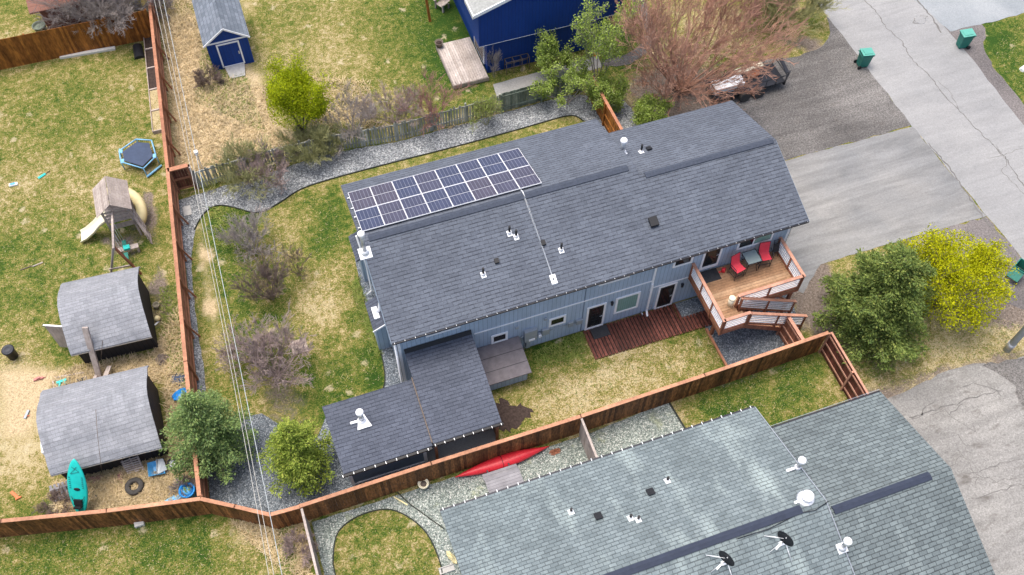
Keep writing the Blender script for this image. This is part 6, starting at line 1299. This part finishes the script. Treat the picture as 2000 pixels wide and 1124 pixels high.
leafy_tree('fresh green bush spreading over the mossy fence by the sidewalk', 1110, 172, 1.2, 3.0, 1.9, 'greenleaf', 'twiggrey', 24, 7, 4, .09, 4, .8, .1, L0=1.4, split=2, cone=1.1, name='shrub', cat='shrub', r0=.03)
leafy_tree('small leafy branching shrub standing against the navy wall', 1075, 120, 1.2, 3.0, 1.1, 'greenleaf', 'twiggrey', 34, 5, 3, .09, 5, .8, .1, L0=1.4, split=3, cone=.8, name='shrub', cat='shrub', r0=.03)
leafy_tree('low green shrub between the orange fence and the house roof', 1270, 225, .8, 1.6, 1.1, 'greenleaf', 'twiggreen', 25, 7, 3, .08, 6, .9, .1, L0=.8, split=3, cone=1.0, name='shrub', cat='shrub', r0=.02)
leafy_tree('green-leaved shrub hanging over the back gravel left of the orange fence', 1180, 190, 1.0, 2.2, 1.2, 'greenleaf', 'twiggreen', 35, 7, 3, .08, 6, .9, .1, L0=.8, split=3, cone=1.0, name='shrub', cat='shrub', r0=.02)
leafy_tree('thin green-budded shrub growing through the pickets by the plank deck', 950, 225, .8, 2.2, 1.0, 'greenleaf', 'twiggreen', 26, 9, 3, .05, 1, .8, .1, L0=.9, split=3, cone=.9, name='shrub', cat='shrub', r0=.016)
def bare(label, px, py, zc, H_, R0, mt, seed, n0=7, levels=4, spread=.7, cone=.8, r0=.03, split=2, xy=None, up=.3, L0=None, bend=None, shp=(1, 1), leaf=None, per=0, name='bare_shrub', cat='shrub'):
    return leafy_tree(label, px, py, zc, H_, R0, leaf, mt, seed, n0, levels, .05, per, spread, .08, name, cat, xy, cone, up, r0, L0, split, bend, 0, shp)
bare('huge rusty-red leafless willow sprawling over the trailer at the top', 1345, 120, 1.0, 7.2, 5.0, 'twigred', 31, 26, 5, .57, 1.55, .055, 2, (22.3, 33.5), .22, 2.6, (.3, -.02, -.02), (1.15, 1.0), name='bare_tree', cat='tree')
bare('rusty leafless bush filling the space between willow trunk and orange fence', 1270, 160, .5, 3.5, 2.6, 'twigred', 32, 16, 4, .7, 1.2, .025, 2, (21.3, 33.4), .2, 1.4)
bare('grey leafless tree drooping over the orange fence at the top left', 200, 25, 1.4, 4.2, 3.2, 'twiggrey', 33, 24, 4, .7, 1.0, .035, 3, (-7.2, 49.6), .15, 1.6, name='bare_tree', cat='tree')
bare('olive leafless shrub on the grass island by the road at the top', 1535, 30, .8, 2.8, 2.4, 'twiggreen', 36, 30, 3, .5, 1.0, .02, 3, None, .4, 1.3)
bare('brown leafless shrub at the very top right of the willow', 1480, 12, .8, 2.6, 2.2, 'twigpink', 37, 14, 3, .6, 1.0, .02, 3, None, .4, 1.3)
bare('pink-red leafless shrub rising through the grey pickets near the middle', 845, 235, .5, 3.0, 1.8, 'twigpink', 38, 10, 4, .75, .7, .03, 2, None, .3, 1.2)
bare('mauve leafless shrub behind the pickets right of the lime tree', 770, 225, .6, 2.2, 1.9, 'twigmauve', 39, 11, 3, .8, 1.0, .016, 3, None, .3, 1.0)
bare('grey leafless shrub draped over the pickets right of the lime tree', 690, 245, .8, 2.8, 2.0, 'twiggrey', 40, 16, 4, .7, .9, .022, 2, None, .3, 1.2)
bare('small brown leafless bush behind the pickets by the lime tree trunk', 650, 290, .5, 1.6, 1.0, 'twiggreen', 41, 9, 3, .8, 1.0, .014, 3, None, .3, .7)
bare('tangled olive-grey leafless thicket above the gravel at the left end of the pickets', 485, 335, .6, 2.0, 2.0, 'twiggreen', 42, 30, 4, .8, 1.3, .018, 2, None, .3, .8)
bare('mauve leafless thicket on the gravel right of the olive-grey one', 530, 340, .5, 1.8, 1.5, 'twigmauve', 43, 12, 3, .8, 1.2, .014, 3, None, .3, .8)
bare('mossy leafless bush behind the pickets between lime tree and thicket', 600, 300, .5, 2.0, 1.5, 'twiggreen', 44, 20, 3, .8, 1.1, .014, 3, None, .3, .8)
bare('grey leafless shrub at the upper left of the garden lawn', 490, 478, .7, 2.2, 1.7, 'twiggrey', 45, 24, 4, .7, .8, .02, 2, None, .3, 1.0)
bare('slim leafless sapling in the middle of the garden lawn', 583, 530, .3, 2.0, .95, 'twigbrown', 46, 8, 4, .7, .5, .022, 2, (.35, 26.6) if False else None, .4, .9)
bare('brown leafless shrub in the garden above the pink pavers', 527, 570, .6, 2.4, 1.5, 'twigbrown', 47, 24, 4, .7, .7, .02, 2, None, .3, 1.0)
bare('dense mauve-grey leafless bush in the garden between pavers and lower spruces', 535, 715, .8, 2.8, 2.0, 'twigmauve', 48, 22, 4, .75, 1.0, .022, 2, None, .3, 1.1)
bare('dark leafless bush at the left edge of the garden by the wires', 490, 690, .6, 2.0, 1.6, 'twigmauve', 49, 15, 4, .8, .9, .016, 2, None, .3, .9)
bare('leafless white-tipped shrub in front of the navy wall beside the plank deck', 965, 140, .5, 2.2, .8, 'twiggrey', 50, 5, 3, .8, .7, .014, 3, None, .3, 1.0)
bare('low brush of brown twigs left of the partition fence at the bottom', 585, 1070, .3, .9, .8, 'twigmauve', 51, 12, 3, .9, 1.6, .012, 3, None, .1, .5)
bare('pale dead shrub in the straw above the wires at the top', 318, 20, .3, 1.2, .9, 'twiggrey', 52, 10, 3, .9, 1.4, .012, 3, None, .1, .6)
bare('dark brown weed clump in straw left of the lime tree', 408, 160, .2, .9, .9, 'twigbrown', 53, 14, 3, .8, 1.4, .01, 3, None, .2, .5)
bare('yellowish dead brush near the fallen straw beside the teal kayak', 405, 945, .2, .8, .7, 'twiggrey', 54, 10, 3, .8, 1.4, .01, 3, (-8.1, 18.6), .2, .5)
bare('dark brown brush heap in the corner below the lower barn shed', 110, 990, .2, .5, .8, 'twigbrown', 55, 16, 3, .9, 2.2, .012, 3, None, .1, .5)
# long grass tufts: straw and green blades
def tufts(name, label, polys, n, mt, hgt, seed, lay=.9, w_=.02):
    rng = np.random.default_rng(seed); Cs = []
    for pl_, nn in polys:
        P_ = np.array(poly(pl_)); lo, hi = P_.min(0), P_.max(0); q = rng.uniform(lo, hi, size=(int(nn*2.2), 2)); q = q[inpoly(q[:, 0], q[:, 1], [tuple(a) for a in P_])][:nn]; Cs.append(q)
    Q = np.concatenate(Cs); n = len(Q); a = rng.uniform(0, 2*PI, n)+2.5*np.sin(Q[:, 0]*1.3)+2*np.cos(Q[:, 1]*1.1); L = rng.uniform(.4, 1.3, n)*hgt; ly = rng.uniform(.5, 1.2, n)*lay
    A = np.stack([Q[:, 0], Q[:, 1], rng.uniform(0, .03, n)], 1); B = A+np.stack([np.cos(a)*L*ly, np.sin(a)*L*ly, L*(.25+.4*rng.uniform(0, 1, n))], 1); W = np.stack([-np.sin(a), np.cos(a), np.zeros(n)], 1)*w_
    V = np.stack([A-W, A+W, B+W*.3, B-W*.3], 1).reshape(-1, 3); o = bpy.data.objects.new(name, None)
    t = thing('tmp', None, None); o = raw_mesh(name, V, np.arange(n*4).reshape(-1, 4), mt, t); o.parent = None; bpy.data.objects.remove(t); o['kind'] = 'stuff'; o['label'] = label; o['category'] = 'grass'; return o
tufts('dead_grass', 'long pale dead grass lying in the unmown strips and around the barn sheds', [
    ([(310, 30), (375, 30), (420, 150), (520, 170), (540, 250), (600, 290), (420, 330), (350, 335)], 9000), ([(308, 0), (380, 0), (400, 80), (330, 120)], 1500),
    ([(105, 945), (330, 890), (395, 880), (400, 972), (200, 1000), (110, 1000)], 7000), ([(150, 715), (300, 690), (345, 600), (372, 740), (380, 860), (330, 880), (320, 745), (90, 800), (100, 740)], 5500),
    ([(600, 150), (720, 160), (740, 250), (600, 290)], 2500), ([(860, 240), (1100, 165), (1110, 180), (870, 255)], 500), ([(450, 1020), (600, 1010), (605, 1124), (560, 1124)], 1800), ([(1290, 90), (1400, 0), (1500, 100), (1350, 130)], 1500)], 0, 'straw', .3, 61)
tufts('green_grass', 'green grass tufts along fences, deck edges and the unmown strips', [
    ([(400, 70), (480, 150), (520, 260), (380, 200)], 2500), ([(1035, 690), (1140, 650), (1140, 700), (1050, 715)], 900), ([(640, 305), (740, 280), (700, 240), (580, 250)], 1800), ([(410, 405), (480, 415), (480, 480), (430, 490)], 900),
    ([(700, 540), (715, 590), (745, 690), (735, 700), (700, 600), (685, 560)], 900), ([(1650, 690), (1750, 680), (1750, 720), (1700, 740)], 500), ([(420, 330), (640, 290), (640, 270), (440, 310)], 1500), ([(550, 1010), (570, 1010), (580, 1124), (545, 1124)], 900), ([(310, 560), (345, 560), (365, 760), (330, 720)], 900)], 0, 'blades', .2, 62)
LAWN = [([(0, 170), (270, 110), (275, 300), (300, 420), (320, 560), (270, 560), (130, 560), (100, 700), (0, 730)], 9000), ([(505, 0), (840, 0), (850, 100), (900, 180), (1000, 190), (640, 265), (660, 160), (540, 170), (505, 90)], 6000),
    ([(410, 420), (500, 430), (640, 370), (690, 540), (745, 740), (690, 780), (520, 790), (430, 700)], 8000), ([(1050, 700), (1140, 660), (1165, 710), (1375, 650), (1410, 710), (1130, 800), (1045, 820)], 3500),
    ([(1315, 790), (1600, 690), (1640, 780), (1510, 820), (1475, 795), (1345, 840)], 2500), ([(0, 1060), (400, 1020), (560, 1045), (560, 1124), (0, 1124)], 4500), ([(660, 1060), (700, 1015), (780, 1005), (850, 1090), (860, 1124), (660, 1124)], 2200),
    ([(1660, 700), (1900, 600), (2000, 640), (1980, 690), (1850, 715), (1720, 770)], 3000), ([(1950, 60), (2000, 40), (2000, 190), (1935, 110)], 900)]
tufts('short_grass', 'short uneven green grass blades of the lawns', [(p, n//2) for p, n in LAWN], 0, 'blades', .13, 63, .7, .014)
tufts('dead_blades', 'short pale dead blades mixed into the lawns', [(p, n//4) for p, n in LAWN], 0, 'straw', .1, 64, .9, .009)
